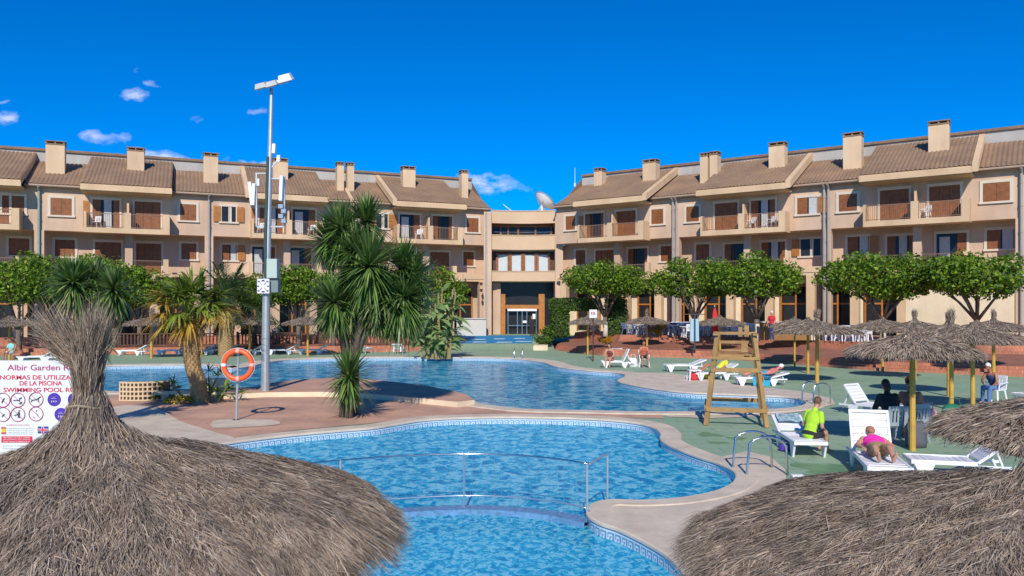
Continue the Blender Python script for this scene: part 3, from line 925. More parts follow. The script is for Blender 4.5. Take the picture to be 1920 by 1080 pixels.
LA = math.atan2(13.9, 32.96)
left_root = empty('apartment_building', 'left wing of the beige three storey hotel, brown shutters, seen behind the lamp post', 'building', (-35.04, 53.2, 0), LA, 'hotel wings around the pools')
WL = Wing((-35.04, 53.2, 0), LA, left_root)
wing(WL, -70, 917,
     [(-125, 36, ('closed', 'closed'), (-90, -10), 'R'), (157, 318, ('curtain', 'closed'), (199, 277), 'R'), (472, 610, ('curtain', 'glass'), (508, 570), 'R'), (745, 868, ('glass', 'dark'), (768, 829), 'R')],
     [(25, 1.65, 1.5, 'closed'), (115, 1.65, 1.5, 'closed'), (353, 1.45, 1.5, 'closed'), (429, 1.35, 1.45, 'open'), (716, 1.3, 1.45, 'open'), (653, 1.4, 1.4, 'closed'), (886, 1.4, 1.5, 'closed')],
     [(36, 1.6, 'closed'), (122, 1.6, 'closed'), (203, 2, 'door_closed'), (279, 2, 'door_closed'), (354, 1.4, 'closed'), (430, 1.4, 'half'), (494, 2, 'door_glass'), (563, 2, 'door_glass'),
      (655, 1.4, 'closed'), (716, 1.4, 'closed'), (770, 2, 'door_glass'), (824, 2, 'door_closed'), (878, 1.3, 'closed')],
     [(105, 1.2, 266), (255, 1.15, 278), (395, 1.05, 288), (525, 1.15, 298), (637, .55, 305), (656, .55, 306), (765, 1.1, 313), (869, .6, 320)],
     [(73, False), (392, False), (668, False)], 1.0, (-60, 905), None, [('L', 2), ('L', 3), ('P', 660)], None)
RA = math.atan2(-18.7, 27.05)
right_root = empty('apartment_building', 'right wing of the beige three storey hotel with chimneys and satellite side roof, above the restaurant terrace', 'building', (3.85, 65.6, 0), RA, 'hotel wings around the pools')
right_root['label'] = 'right wing of the beige hotel above the restaurant terrace, chimneys rising to the right'
WR = Wing((3.85, 65.6, 0), RA, right_root)
wing(WR, 1043, 2040,
     [(1083, 1206, ('dark', 'closed'), (1115, 1174), 'R'), (1313, 1472, ('closed', 'curtain'), (1362, 1431), 'R'), (1618, 1818, ('closed', 'closed'), (1677, 1771), 'R')],
     [(1070, 1.25, 1.45, 'closed'), (1233, 1.35, 1.45, 'closed'), (1299, 1.35, 1.45, 'closed'), (1514, 1.7, 1.45, 'half'), (1590, 1.5, 1.45, 'closed'), (1868, 1.75, 1.45, 'closed')],
     [(1089, 1.3, 'closed'), (1134, 2, 'door_closed'), (1196, 2, 'door_dark'), (1250, 1.3, 'closed'), (1318, 1.4, 'closed'), (1380, 2, 'door_dark'), (1450, 2, 'door_curtain'), (1520, 1.7, 'open'),
      (1609, 1.7, 'half'), (1690, 2, 'door_curtain'), (1784, 2, 'door_glass'), (1876, 1.8, 'half'), (1950, 1.8, 'closed')],
     [(1125, .75, 316), (1221, 1.15, 300), (1323, .62, 288), (1341, .62, 285), (1459, 1.15, 268), (1600, 1.2, 250), (1761, 1.2, 228)],
     [(1265, True), (1549, True), (1915, False)], 1.2, (1056, 1690), None, [('R', 0), ('R', 1), ('R', 2)], None)
# plain cream wall closing the ground floor at the right end
MB().bb(WR.s_at(1698), WR.s_at(2040), .02, REC + .2, .6, 5.346).build('cream_wall', cream, right_root)

# central entrance block
cen = empty('entrance_building', 'narrow central entrance block with concave balconies and tall glazed doorway between the two wings', 'building', (.9, 66.6, 0))
cx0, cx1 = -2.65, 2.8
def arc_band(name, z0, z1, mat, bow=.55, y0=0, th=.35, parent=cen, x0=cx0, x1=cx1):
    mb = MB(); n = 14; vs = []
    for i in range(n + 1):
        u = i / n; x = x0 + (x1 - x0) * u; y = y0 + bow * (1 - (2 * u - 1) ** 2)
        vs += [(x, y, z0), (x, y, z1), (x, y + th, z1), (x, y + th, z0)]
    fs = []
    for i in range(n):
        for k in range(4):
            fs.append((i * 4 + k, i * 4 + 4 + k, i * 4 + 4 + (k + 1) % 4, i * 4 + (k + 1) % 4))
    mb.add(vs, fs); return mb.build(name, mat, parent)
for (ya, yb) in [(395, 418), (441, 467.5), (509, 527)]:
    arc_band('balcony_front', H + (HY - yb) * 66.6 / F, H + (HY - ya) * 66.6 / F, entr)
for yb in (395, 441, 509):
    z = H + (HY - yb) * 66.6 / F
    arc_band('coping', z + .002, z + .07, stucco_light, y0=-.05, th=.45)
for z in (5.5, 8.2):
    MB().bb(cx0, cx1, .9, 6, z - .15, z).build('floor_slab', cream, cen)
MB().bb(cx0, cx1, .9, 6.2, 10.9, 11.2).build('roof_slab', cream, cen)
MB().bb(cx0 - .6, cx1 + .6, 6.2, 6.6, .7, 11.2).build('back_wall', stucco, cen)
for x in (cx0 - .33, cx1 + .33):
    MB().bb(x - .33, x + .33, -.5, 6.2, .7, 11.3).build('column', stucco, cen)
MB().bb(cx0 - .55, cx0 - .38, -.62, -.5, .7, 11.2).build('downpipe', pipe_m, cen)
# top floor glazing
g = MB(); g.bb(cx0, cx1, 1.3, 1.34, 8.2, 10.9); gt = g.build('window', glass_dark, cen)
f = MB()
for u in (.14, .26, .42, .70, .95):
    x = cx0 + (cx1 - cx0) * u; f.bb(x - .07, x + .07, 1.2, 1.3, 8.2, 10.9)
f.bb(cx0, cx1, 1.18, 1.299, 10.15, 10.9); f.build('window_frame', wood, gt)
g = MB(); g.tube([(cx0 + .2, .25, 9.65), (0, .8, 9.65), (cx1 - .2, .25, 9.65)], .03, 6); g.build('handrail', steel, cen)
# second floor: frosted panels between wooden posts
for i in range(4):
    x = cx0 + .95 + i * 1.18
    g = MB(); g.bb(x - .40, x + .40, 1.2, 1.24, 5.6, 7.75); p_ = g.build('window', frosted, cen)
    f = MB(); f.bb(x - .60, x - .40, 1.05, 1.3, 5.6, 7.9); f.bb(x + .40, x + .57, 1.06, 1.301, 5.6, 7.9); f.build('window_frame', wood, p_)
MB().bb(cx0, cx1, 1.32, 1.5, 5.5, 8.05).build('inner_wall', dark_brown, cen)
# doorway
MB().bb(cx0, cx1, 2.4, 2.5, .76, 5.4).build('entrance_glazing', glass_dark, cen)
for x in (-1.75, 1.72):
    MB().bb(x - .26, x + .26, 1.7, 2.3, .76, 4.3).build('door_post', wood_orange, cen)
MB().bb(-1.49, 1.46, 1.9, 2.2, 3.0, 3.35).build('door_beam', wood_orange, cen)
MB().bb(-1.3, 1.3, 1.85, 2.1, 2.80, 2.998).build('door_lintel', white_pl, cen)
for x in (-1.25, -.42, .0, .42, 1.25):
    f = MB(); f.bb(x - .03, x + .03, 2.05, 2.12, .78, 2.8); f.build('door_leaf_frame', steel, cen)
f = MB(); f.bb(-1.2, 1.2, 2.06, 2.11, 1.5, 1.55); f.build('door_rail', steel, cen)
sg = MB(); sg.bb(.92, 1.18, 2.0, 2.03, 2.1, 2.55); sg.bb(.05, .4, 2.0, 2.03, 1.75, 1.95); sg.build('door_notice', white_pl, cen)
MB().bb(cx0 + .05, cx0 + .75, 1.2, 2.2, .76, 5.3).build('side_pier', stucco, cen)
# planter wall left of the door, and wooden framed window behind it
pw = MB(); pw.bb(-4.6, -2.15, 64.2, 64.6, .74, 2.15); pw.bb(-4.7, -2.1, 64.1, 64.7, 2.15, 2.22)
tag(pw.build('planter_wall', whitewall), 'low whitish wall left of the hotel entrance door', 'wall')

# lamps on the entrance column
def spot(x, z, lab):
    o = empty('wall_lamp', lab, 'wall lamp', (x, 65.3, z), 0, 'brown lamps on the entrance column')
    b = MB(); b.cyl((0, 0, -.12), (0, 0, .12), .1, .14, 10); b.build('lamp_shade', dark_brown, o)
    b = MB(); b.bb(-.03, .03, 0, .5, -.03, .03); b.build('bracket', dark_brown, o)
spot(-2.6, 5.1, 'upper brown wall lamp on the column left of the entrance')
spot(-2.6, 4.55, 'lower brown wall lamp on the column left of the entrance')

# satellite dish, mast and small aerials on the roof
SD_K = .86
sd = empty('satellite_dish', 'big white satellite dish on the flat roof above the entrance', 'satellite dish', P3(1014, 396, 71))
D = Vector((.62, .30, .75)).normalized(); R = D.to_track_quat('Z', 'Y').to_matrix().to_4x4()
mb = MB(); prof = [(1.28 * k / 8, .62 * (k / 8) ** 2) for k in range(9)]
vs = []; fs = []
for (r_, z_) in prof:
    for k in range(28): vs.append(R @ Vector((r_ * math.cos(2 * PI * k / 28), r_ * math.sin(2 * PI * k / 28), z_)))
for i in range(8):
    for k in range(28): fs.append((i * 28 + k, i * 28 + (k + 1) % 28, (i + 1) * 28 + (k + 1) % 28, (i + 1) * 28 + k))
mb.add([v + Vector((.1, 0, .72)) for v in vs], fs)
D2 = Vector((-.55, -.1, .8)).normalized()
dish = mb.build('dish', white_pl, sd, smooth=True)
mb = MB(); rim_pts = [R @ Vector((1.28 * math.cos(2 * PI * k / 28), 1.28 * math.sin(2 * PI * k / 28), .62)) + Vector((.1, 0, .72)) for k in range(28)]
mb.tube(rim_pts, .05, 6, closed=True)
for k in range(0, 28, 4):
    a = R @ Vector((.2 * math.cos(2 * PI * k / 28), .2 * math.sin(2 * PI * k / 28), -.15)) + Vector((.1, 0, .72)); mb.cyl(a, rim_pts[k], .03, .03, 6)
mb.build('dish_rim', galv, sd)
mb = MB(); mb.bar((.1, 0, .7), (.1, 0, -.3), .25, .25); mb.bar((.1, 0, .6), (.7, .2, -.3), .12, .12); mb.bar((.1, 0, .6), (-.5, .2, -.3), .12, .12); mb.build('mount', galv, sd)
mb = MB(); mb.cyl(R @ Vector((0, 0, 0)) + Vector((.1, 0, .72)), R @ Vector((0, 0, 1.0)) + Vector((.1, 0, .72)), .04, .04, 6); mb.ell(R @ Vector((0, 0, 1.0)) + Vector((.1, 0, .72)), .12); mb.build('feed_horn', galv, sd); sd.scale = (SD_K, SD_K, SD_K)
an = empty('radio_mast', 'thin white radio mast on the roof right of the satellite dish', 'antenna', P3(1078, 385, 70))
mb = MB(); mb.cyl((0, 0, 0), (0, 0, 3.4), .035, .015, 6)
for z in (.6, 1.1, 1.7): mb.cyl((0, 0, z), (0, 0, z + .3), .09, .09, 8)
mb.build('mast', white_pl, an)
mb = MB(); mb.box((-.1, 0, .4), (.35, .3, .25)); mb.build('junction_box', white_pl, an)
for px, py, lab in [(953, 394, 'small tilted white aerial on the entrance block parapet'), (905, 384, 'tiny white aerial on the slope beside the left end chimney')]:
    a = empty('aerial', lab, 'antenna', P3(px, py, 69), 0, 'small roof aerials')
    mb = MB(); mb.bar((-.45, 0, .5), (.35, 0, -.1), .05, .05)
    for k in range(6): mb.bar((-.4 + k * .13, -.2, .46 - k * .1), (-.4 + k * .13, .2, .5 - k * .1), .025, .025)
    mb.build('boom', white_pl, a)
    mb = MB(); mb.cyl((0, 0, -.5), (0, 0, .2), .03, .03, 6); mb.build('mast', galv, a)

# ================================================================== plants
def ribbons(base, dirn, L, w, droop, segs=3, roll=None, prof=None, side=None):
    """tapering strips: base (N,3), dirn (N,3) unit, L, w, droop (N,)"""
    N = len(base); up = np.array([0, 0, 1.0])
    if side is None:
        side = np.cross(dirn, up + rng.normal(0, .25 if roll is None else roll, (N, 3)))
    side /= np.linalg.norm(side, axis=1, keepdims=True) + 1e-9
    prof = prof if prof is not None else [1 - .15 * k / segs if k < segs else .08 for k in range(segs + 1)]
    V = np.zeros((N, segs + 1, 2, 3))
    for k in range(segs + 1):
        t = k / segs
        p = base + dirn * (L * t)[:, None]; p[:, 2] -= droop * L * t * t
        hw = (w * prof[k] / 2)[:, None] * side
        V[:, k, 0] = p - hw; V[:, k, 1] = p + hw
    idx = np.arange(N)[:, None] * (2 * (segs + 1))
    fs = []
    for k in range(segs):
        fs.append(np.concatenate([idx + 2 * k, idx + 2 * k + 1, idx + 2 * k + 3, idx + 2 * k + 2], 1))
    Fq = np.stack(fs, 1).reshape(-1, 4)
    return V.reshape(-1, 3), Fq
def merge(parts):
    Vs, Fs, b = [], [], 0
    for V, Fq in parts:
        Vs.append(V); Fs.append(Fq + b); b += len(V)
    return np.concatenate(Vs), np.concatenate(Fs)
def unit(a): return a / (np.linalg.norm(a, axis=1, keepdims=True) + 1e-9)
def leaf_quads(P, size, outward=None):
    N = len(P)
    n = unit(rng.normal(0, 1, (N, 3)) * .8 + np.array([0, -.15, .5]) + (0 if outward is None else outward))
    a = unit(np.cross(n, rng.normal(0, 1, (N, 3)))); b = np.cross(n, a)
    s = size * rng.uniform(.6, 1.3, (N, 1))
    V = np.stack([P - a * s * .5, P - b * s * .28, P + a * s * .5, P + b * s * .28], 1)
    return V.reshape(-1, 3), np.arange(N * 4).reshape(-1, 4)
def crown_points(n, rx, ry, rz, clumps=40, cr=.55, flat=.0):
    c = unit(rng.normal(0, 1, (clumps, 3))) * rng.uniform(.45, 1, (clumps, 1)) ** .5
    c[:, 2] = np.where(c[:, 2] < -.35, c[:, 2] * .5 - .1, c[:, 2])
    c = c * np.array([rx - cr * .6, ry - cr * .6, rz - cr * .5])
    rr = rng.uniform(.45, 1.4, clumps) * cr
    k = rng.choice(clumps, n, p=rr ** 2 / (rr ** 2).sum())
    d = unit(rng.normal(0, 1, (n, 3)))
    rad = (rng.uniform(.35, 1, (n, 1)) ** .6)
    return c[k] + d * rad * rr[k][:, None] * np.array([1.15, 1.15, .8]), d
ficus_leaf = leafmat('ficus_leaves', (.035, .085, .008), (.19, .33, .025), .35, (.32, .42, .04))
hedge_leaf = leafmat('hedge_leaves', (.035, .085, .012), (.15, .27, .035), .3)
yucca_leaf = leafmat('yucca_leaves', (.05, .12, .03), (.18, .29, .075), .25, (.38, .45, .20), .35)
yucca_dry = leafmat('yucca_old_leaves', (.10, .12, .06), (.26, .27, .14), .15, (.36, .32, .18))
palm_green = leafmat('palm_green', (.07, .13, .02), (.27, .36, .05), .3, (.33, .36, .08))
palm_yellow = leafmat('palm_yellowing', (.30, .17, .03), (.60, .38, .07), .3, (.45, .38, .10))
date_green = leafmat('date_palm_green', (.03, .07, .03), (.11, .18, .07), .2, (.2, .26, .1))
banana_leaf = leafmat('banana_leaves', (.17, .27, .08), (.42, .54, .24), .4, (.42, .5, .28))
dry_leaf = leafmat('dry_leaves', (.22, .14, .05), (.5, .36, .16), .2)
flower_m = leafmat('orange_flowers', (.30, .14, .01), (.65, .30, .02), .2, (.12, .16, .03))
yflower_m = leafmat('yellow_flowers', (.10, .13, .02), (.55, .42, .03), .2, (.7, .55, .05))
def tree(px, Y, z0, zc, rx, rz, label, n=4200, trunk_r=.16, white=True, size=.23, group='broad clipped trees along the terraces', lean=.0):
    X = (px - CX) * Y / F
    t = empty('ficus_tree', label, 'tree', (X, Y, z0), 0, group)
    tr = MB(); base_c = zc - z0
    fork = (base_c - rz) * .52
    tr.tube([(0, 0, -.1), (.02, 0, .4), (lean * .5 - .04, .03, fork * .6), (lean, 0, fork)], [trunk_r * 1.35, trunk_r, trunk_r * .92, trunk_r * .95], 10)
    for k in range(7):
        a = 2 * PI * k / 7 + random.uniform(-.3, .3); rr = rx * random.uniform(.45, .72)
        e = Vector((lean + math.cos(a) * rr, math.sin(a) * rr * .8, base_c + random.uniform(-.5, .1) * rz))
        m_ = Vector((lean + math.cos(a) * rr * .45 + random.uniform(-.1, .1), math.sin(a) * rr * .4, fork + (e.z - fork) * .5))
        tr.tube([(lean, 0, fork - .08), m_, e], [trunk_r * .6, trunk_r * .4, trunk_r * .16], 7)
        for q in range(2):
            e2 = e + Vector((random.uniform(-.8, .8), random.uniform(-.6, .6), random.uniform(.1, .6)))
            tr.tube([m_, e2], [trunk_r * .25, trunk_r * .08], 5)
    tk = tr.build('trunk', bark, t, smooth=True)
    if white:
        w = MB(); w.tube([(0, 0, -.1), (.02, 0, .4), (.0, .01, .95)], [trunk_r * 1.37, trunk_r * 1.03, trunk_r * 1.0], 10); w.build('whitewash', whitewash, tk, smooth=True)
    rx *= 1.13; rz *= 1.22; n = int(n * 1.75)
    P, d = crown_points(n, rx, rx * .85, rz, clumps=int(44 + rx * 14), cr=.66)
    P = P + np.array([lean, 0, base_c])
    V, Fq = leaf_quads(P, size, d * .5)
    npmesh('crown', V, Fq, ficus_leaf, t)
    return t
tree(1135, 56, 1.1, 4.95, 2.95, 1.35, 'flat crowned green tree between the entrance hedge and the restaurant windows', 4600)
tree(1302, 50.5, 1.12, 4.75, 2.75, 1.25, 'green tree behind the blue shower panel at the terrace edge', 4000)
tree(1419, 47.5, 1.12, 4.8, 2.55, 1.3, 'green tree behind the lifeguard chair, trunk painted white at the foot', 4000)
tree(1655, 44.8, 1.12, 4.75, 3.3, 1.3, 'widest green tree in front of the dark restaurant windows at right', 5200)
tree(1830, 42, 1.12, 4.75, 2.95, 1.15, 'green tree with forked branches against the plain cream wall', 4600, lean=.05)
tree(35, 49, .42, 4.6, 3.2, 1.75, 'leafy green tree at the far left edge behind the dry tufted parasol', 4400, white=False)
tree(165, 50.5, .42, 4.55, 2.9, 1.6, 'leafy green tree behind the drooping yucca heads at left', 4000, white=False)
tree(262, 52, .42, 4.35, 2.0, 1.3, 'small green tree left of the yellowing fan palm', 2600, white=False)
tree(560, 53.5, .42, 4.45, 2.4, 1.35, 'green tree between the lamp post and the big yucca', 3400, white=False)
tree(625, 54, .42, 4.3, 1.6, 1.1, 'small green tree half hidden by the left side of the big yucca', 2000, white=False)
tree(815, 56.5, .7, 4.3, 2.3, 1.7, 'dense green tree right of the big yucca, behind the banana clump', 3600, white=False)

tree(98, 50, .42, 4.5, 2.4, 1.5, 'leafy green tree between the left edge tree and the drooping yuccas', 3000, white=False)
tree(215, 51.5, .42, 4.3, 2.2, 1.4, 'leafy green tree right of the drooping yucca heads at left', 2800, white=False)
tree(478, 54, .42, 4.1, 2.2, 1.2, 'green tree directly behind the lamp post cabinet', 2800, white=False)
def box_leaves(name, boxes, n, mat, label, cat, size=.16, group=None, mat2=None):
    t = empty(name, label, cat, ((boxes[0][0] + boxes[0][1]) / 2, (boxes[0][2] + boxes[0][3]) / 2, boxes[0][4]), 0, group)
    o = np.array(t.location)
    vol = np.array([(b[1] - b[0]) * (b[3] - b[2]) * (b[5] - b[4]) for b in boxes]); ks = rng.choice(len(boxes), n, p=vol / vol.sum())
    B = np.array(boxes)[ks]; u = rng.uniform(0, 1, (n, 3))
    ax = rng.integers(0, 3, n); sd = rng.integers(0, 2, n)
    for a in range(3):
        m = ax == a; u[m, a] = np.clip(sd[m] + rng.normal(0, .05, m.sum()), -.06, 1.06)
    P = np.stack([B[:, 0] + u[:, 0] * (B[:, 1] - B[:, 0]), B[:, 2] + u[:, 1] * (B[:, 3] - B[:, 2]), B[:, 4] + u[:, 2] * (B[:, 5] - B[:, 4])], 1) - o
    V, Fq = leaf_quads(P, size); npmesh('leaves', V, Fq, mat, t)
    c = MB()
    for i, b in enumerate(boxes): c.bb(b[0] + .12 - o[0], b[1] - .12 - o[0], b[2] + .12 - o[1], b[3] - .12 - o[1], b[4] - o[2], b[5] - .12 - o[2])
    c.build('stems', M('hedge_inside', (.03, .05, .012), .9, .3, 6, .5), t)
    return t
box_leaves('hedge', [(3.05, 4.2, 57, 59.5, 1.0, 3.0), (3.05, 6.3, 57, 59.5, 2.9, 3.75)], 6500, hedge_leaf, 'tall clipped hedge with a dark archway right of the entrance', 'hedge')
box_leaves('hedge', [(7.0, 8.4, 56.5, 58.5, 1.1, 3.7)], 3000, hedge_leaf, 'narrow tall hedge block beside the wooden restaurant window frame', 'hedge')
def bush(px, Y, z0, rx, ry, rz, mat, label, n=1500, size=.14, name='bush', cat='bush', group=None):
    X = (px - CX) * Y / F
    t = empty(name, label, cat, (X, Y, z0), 0, group)
    P, d = crown_points(n, rx, ry, rz, clumps=22, cr=min(rx, rz) * .45)
    P[:, 2] += rz * .8
    V, Fq = leaf_quads(P, size, d * .4); npmesh('leaves', V, Fq, mat, t)
    m = MB()
    for k in range(6):
        a = k * 1.05; m.tube([(0, 0, -.02), (math.cos(a) * rx * .5, math.sin(a) * ry * .5, rz * .9)], [.03, .012], 5)
    m.build('stems', bark, t)
    return t
bush(1022, 57.5, .3, .9, .8, .75, hedge_leaf, 'rounded green bush at the foot of the entrance hedge', 1800)
bush(1040, 58, .75, .8, .8, .7, hedge_leaf, 'green bush in front of the hedge archway', 1500)
bush(1136, 50.8, .72, .55, .4, .3, flower_m, 'low orange flowering plant on the terracotta steps', 900, .1, 'flower_bush', 'flowers')
bush(335, 24.3, 0, .55, .3, .16, yflower_m, 'low yellow flowering patch at the foot of the fan palm', 1300, .055, 'flower_bush', 'flowers')
bush(1232, 51.5, 1.12, .6, .4, .75, yflower_m, 'yellow green potted shrub in front of the wooden restaurant doors', 900, .13, 'potted_shrub', 'plant')

def yucca_head(c, Lf, n=150, tilt=(0, 0, 1), skirt=.35, wl=.07):
    n = int(n * 1.6)
    """returns (live, old) ribbon geometry for one rosette"""
    c = np.array(c, float); tilt = np.array(tilt, float); tilt /= np.linalg.norm(tilt)
    d = unit(rng.normal(0, 1, (n, 3)))
    d = unit(d + tilt * .55)
    keep = (d @ tilt) > -.5; d = d[keep]; m = len(d)
    L = rng.uniform(.75, 1.08, m) * Lf; el = d @ tilt
    a = ribbons(c + d * .05, d, L, rng.uniform(.75, 1.1, m) * wl, np.clip(.28 - .22 * el, .03, .5) * rng.uniform(.5, 1.6, m), 4, .1, [.7, 1, .9, .6, .05])
    k = int(n * skirt)
    th = rng.uniform(0, 2 * PI, k)
    d2 = unit(np.stack([np.cos(th) * .45, np.sin(th) * .45, rng.uniform(-1.1, -.2, k)], 1))
    b = ribbons(c - tilt * rng.uniform(0, .45, (k, 1)) * Lf * .5, d2, rng.uniform(.6, 1.0, k) * Lf, np.full(k, wl * .8), rng.uniform(.05, .3, k), 4, .1, [.7, 1, .9, .6, .05])
    return a, b
def yucca(loc, label, heads, trunks, group=None):
    t = empty('yucca', label, 'yucca', loc, 0, group)
    for tr in trunks:
        m = MB(); pts = [Vector(p) for p in tr[0]]
        m.tube(pts, tr[1], 9); m.build('trunk', bark, t, smooth=True)
    for (c, Lf, n, tilt, sk) in heads:
        Lf = Lf * .93
        a, b = yucca_head(c, Lf, n, tilt, sk)
        npmesh('leaf_head', *a, yucca_leaf, t)
        npmesh('old_leaves', *b, yucca_dry if sk > .9 else yucca_leaf, t)
    return t
bx = G(655, 778); sY = bx.y / F
def L3(px, py, dy=0): return ((px - 655) * sY * (1 + dy / bx.y), dy, H - (py - HY) * (bx.y + dy) / F)
hd = [(L3(640, 432, .1), 1.12, 190, (-.25, -.1, 1), .7), (L3(680, 418, .5), 1.05, 170, (.1, .2, 1), .5), (L3(700, 500, -.5), 1.35, 230, (.1, -.6, .8), .8),
      (L3(748, 505, .3), 1.15, 180, (.5, 0, .8), .6), (L3(757, 560, -.2), 1.15, 180, (.7, -.3, .5), .8), (L3(632, 568, -.3), 1.05, 150, (-.45, -.3, .8), .9), (L3(705, 585, 0), .8, 110, (.2, -.3, .3), 1.1),
      (L3(612, 455, .3), .95, 120, (-.7, 0, .6), .6), (L3(672, 470, -.2), 1.0, 130, (-.1, -.6, .6), .9), (L3(722, 545, -.3), 1.1, 140, (.2, -.7, .3), 1.1), (L3(772, 520, .2), 1.0, 120, (.8, 0, .5), .5), (L3(735, 598, .1), .75, 90, (.2, -.3, 0), 1.2), (L3(660, 560, -.1), .85, 90, (-.1, -.5, 0), 1.3), (L3(765, 590, .1), .85, 90, (.5, -.2, 0), 1.1), (L3(662, 510, .1), .9, 100, (-.2, -.4, .1), 1.2)]
f0 = (.05, .05, .5)
trk = [([(-.12, 0, -.05), (-.12, 0, .7), (-.1, .02, 1.6), (-.15, .0, 3.0), hd[0][0]], [.17, .15, .13, .10, .07]),
       ([(.12, .05, -.05), (.14, .05, .8), (.12, .1, 2.4), hd[1][0]], [.15, .13, .10, .06]), ([(.1, 0, 1.2), (.35, -.2, 2.6), hd[2][0]], [.10, .09, .06]),
       ([(.12, .05, 1.6), (.35, .1, 2.6), hd[3][0]], [.10, .08, .06]), ([(.14, 0, 1.5), (.5, -.1, 2.4), hd[4][0]], [.10, .08, .06]), ([(-.12, 0, 1.5), (-.2, -.1, 2.3), hd[5][0]], [.09, .08, .06])]
yucca(bx, 'tall many headed yucca with drooping sword leaves on the island between the pools', hd, trk)
by = G(657, 782)
yucca(by, 'young yucca rosette in front of the foot of the tall yucca', [((.02, -.3, 1.15), 1.02, 110, (0, -.15, 1), .25), ((.0, -.22, .85), .6, 50, (0, -.2, .2), 1.4)],
      [([(.02, -.22, 0), (.03, -.22, .6), (.02, -.25, 1.1)], [.10, .08, .05]), ([(-.2, -.05, 0), (-.16, -.05, .5)], [.12, .08])])
yb = Vector(((165 - CX) * 20 / F, 20, 0)); s2 = 20 / F
def L4(px, py, dy=0): return ((px - 165) * s2, dy, H - (py - HY) * s2)
h2 = [(L4(137, 532), .92, 190, (-.1, -.2, 1), 1.0), (L4(226, 545, -.3), .82, 130, (.2, -.5, .6), .5), (L4(196, 632, -.6), .85, 130, (.4, -.5, .6), .6), (L4(162, 522, .4), .7, 90, (.3, .2, 1), .9)]
yucca(yb, 'yucca with three leaf heads behind the tuft of the near dry parasol', h2,
      [([(0, 0, 0), (-.05, 0, 1.8), h2[0][0]], [.16, .13, .07]), ([(.0, 0, .4), (.5, -.2, 2.0), h2[1][0]], [.11, .09, .06]), ([(0, 0, .2), (.2, -.4, 1.2), h2[2][0]], [.1, .08, .06])])

def fan_frond(base, d, Lp, Lf, nl=26, droop=.25):
    """petiole ribbon + fan of leaflets"""
    base = np.array(base, float); d = np.array(d, float); d /= np.linalg.norm(d)
    tip = base + d * Lp + np.array([0, 0, -droop * .3 * Lp])
    out = [ribbons(base[None], d[None], np.array([Lp]), np.array([.05]), np.array([droop * .3]), 3, .05)]
    side = np.cross(d, [0, 0, 1.0]); side /= np.linalg.norm(side) + 1e-9
    dd = d + np.array([0, 0, -droop * .6]); dd /= np.linalg.norm(dd)
    up = np.cross(side, dd)
    ang = np.linspace(-1.9, 1.9, nl) + rng.normal(0, .04, nl)
    dirs = unit(np.cos(ang)[:, None] * dd + np.sin(ang)[:, None] * side + .12 * rng.normal(0, 1, (nl, 3)) + .18 * np.abs(np.sin(ang))[:, None] * up)
    L = Lf * (.72 + .28 * np.cos(ang)) * rng.uniform(.85, 1.05, nl)
    out.append(ribbons(np.repeat(tip[None], nl, 0), dirs, L, np.full(nl, Lf * .085), rng.uniform(.12, .5, nl) * (1 + droop), 4, .3, [.5, 1, .9, .5, .05]))
    return merge(out)
def scaly_trunk(mb, pts, rad, n_ring, mat_scale=.09):
    mb.tube(pts, rad, 12)
    P = [Vector(p) for p in pts]
    for i in range(len(P) - 1):
        L = (P[i + 1] - P[i]).length; m = max(1, int(L / .085))
        for k in range(m):
            t = k / m; c = P[i].lerp(P[i + 1], t); r = rad[i] + (rad[i + 1] - rad[i]) * t
            for q in range(n_ring):
                a = 2 * PI * (q + .5 * (k % 2)) / n_ring
                u = Vector((math.cos(a), math.sin(a), 0)); p = c + u * r
                s_ = Vector((-math.sin(a), math.cos(a), 0)) * r * 2.6 / n_ring
                mb.add([p - s_ * .5, p + s_ * .5, p + u * .045 + Vector((0, 0, .085)) + s_ * .25, p + u * .045 + Vector((0, 0, .085)) - s_ * .25, p + Vector((0, 0, .09)) + s_ * .2, p + Vector((0, 0, .09)) - s_ * .2],
                       [(0, 1, 2, 3), (3, 2, 4, 5)])
palm_trunk = M('palm_trunk', (.40, .26, .12), .9, .35, 9, .5, .02)
fb = G(372, 756)
fp = empty('fan_palm', 'fan palm with rough brown trunk and yellowing fronds on the island by the lifebuoy', 'palm tree', fb)
fs_ = fb.y / F
def L5(px, py, dy=0): return ((px - 372) * fs_, dy, H - (py - HY) * fs_)
mb = MB(); scaly_trunk(mb, [(.05, 0, -.05), (.0, 0, .6), L5(362, 690), L5(356, 640), L5(357, 600)], [.30, .24, .24, .24, .2], 13)
mb.build('trunk', palm_trunk, fp)
cc = np.array(L5(358, 588))
parts_g, parts_y = [], []
for (vx, vy, vz, Lp, Lf, dr) in [(-.25, -.3, 1, .75, .75, .1), (.2, .2, 1, .85, .75, .1), (.75, -.2, .8, .8, .8, .25), (-.65, .1, .85, .8, .8, .25), (.05, -.9, .65, .7, .7, .4), (.5, .7, .6, .8, .75, .3),
                                 (-.5, .7, .7, .8, .75, .3), (-.1, -.5, .9, .7, .8, .2), (.95, .2, .35, .8, .75, .4), (.6, -.7, .35, .8, .7, .5), (-.3, -.9, .2, .6, .6, .7), (.9, .1, .7, 1.0, .8, .2), (-.1, .3, 1.2, .9, .8, .1), (.4, -.5, 1, .8, .8, .2), (-.45, -.6, .8, .75, .75, .3), (-.8, -.1, .6, .8, .8, .4), (1, -.4, .5, .8, .8, .4)]:
    parts_g.append(fan_frond(cc, (vx, vy, vz), Lp * rng.uniform(.85, 1.15), Lf * 1.25, 34, dr))
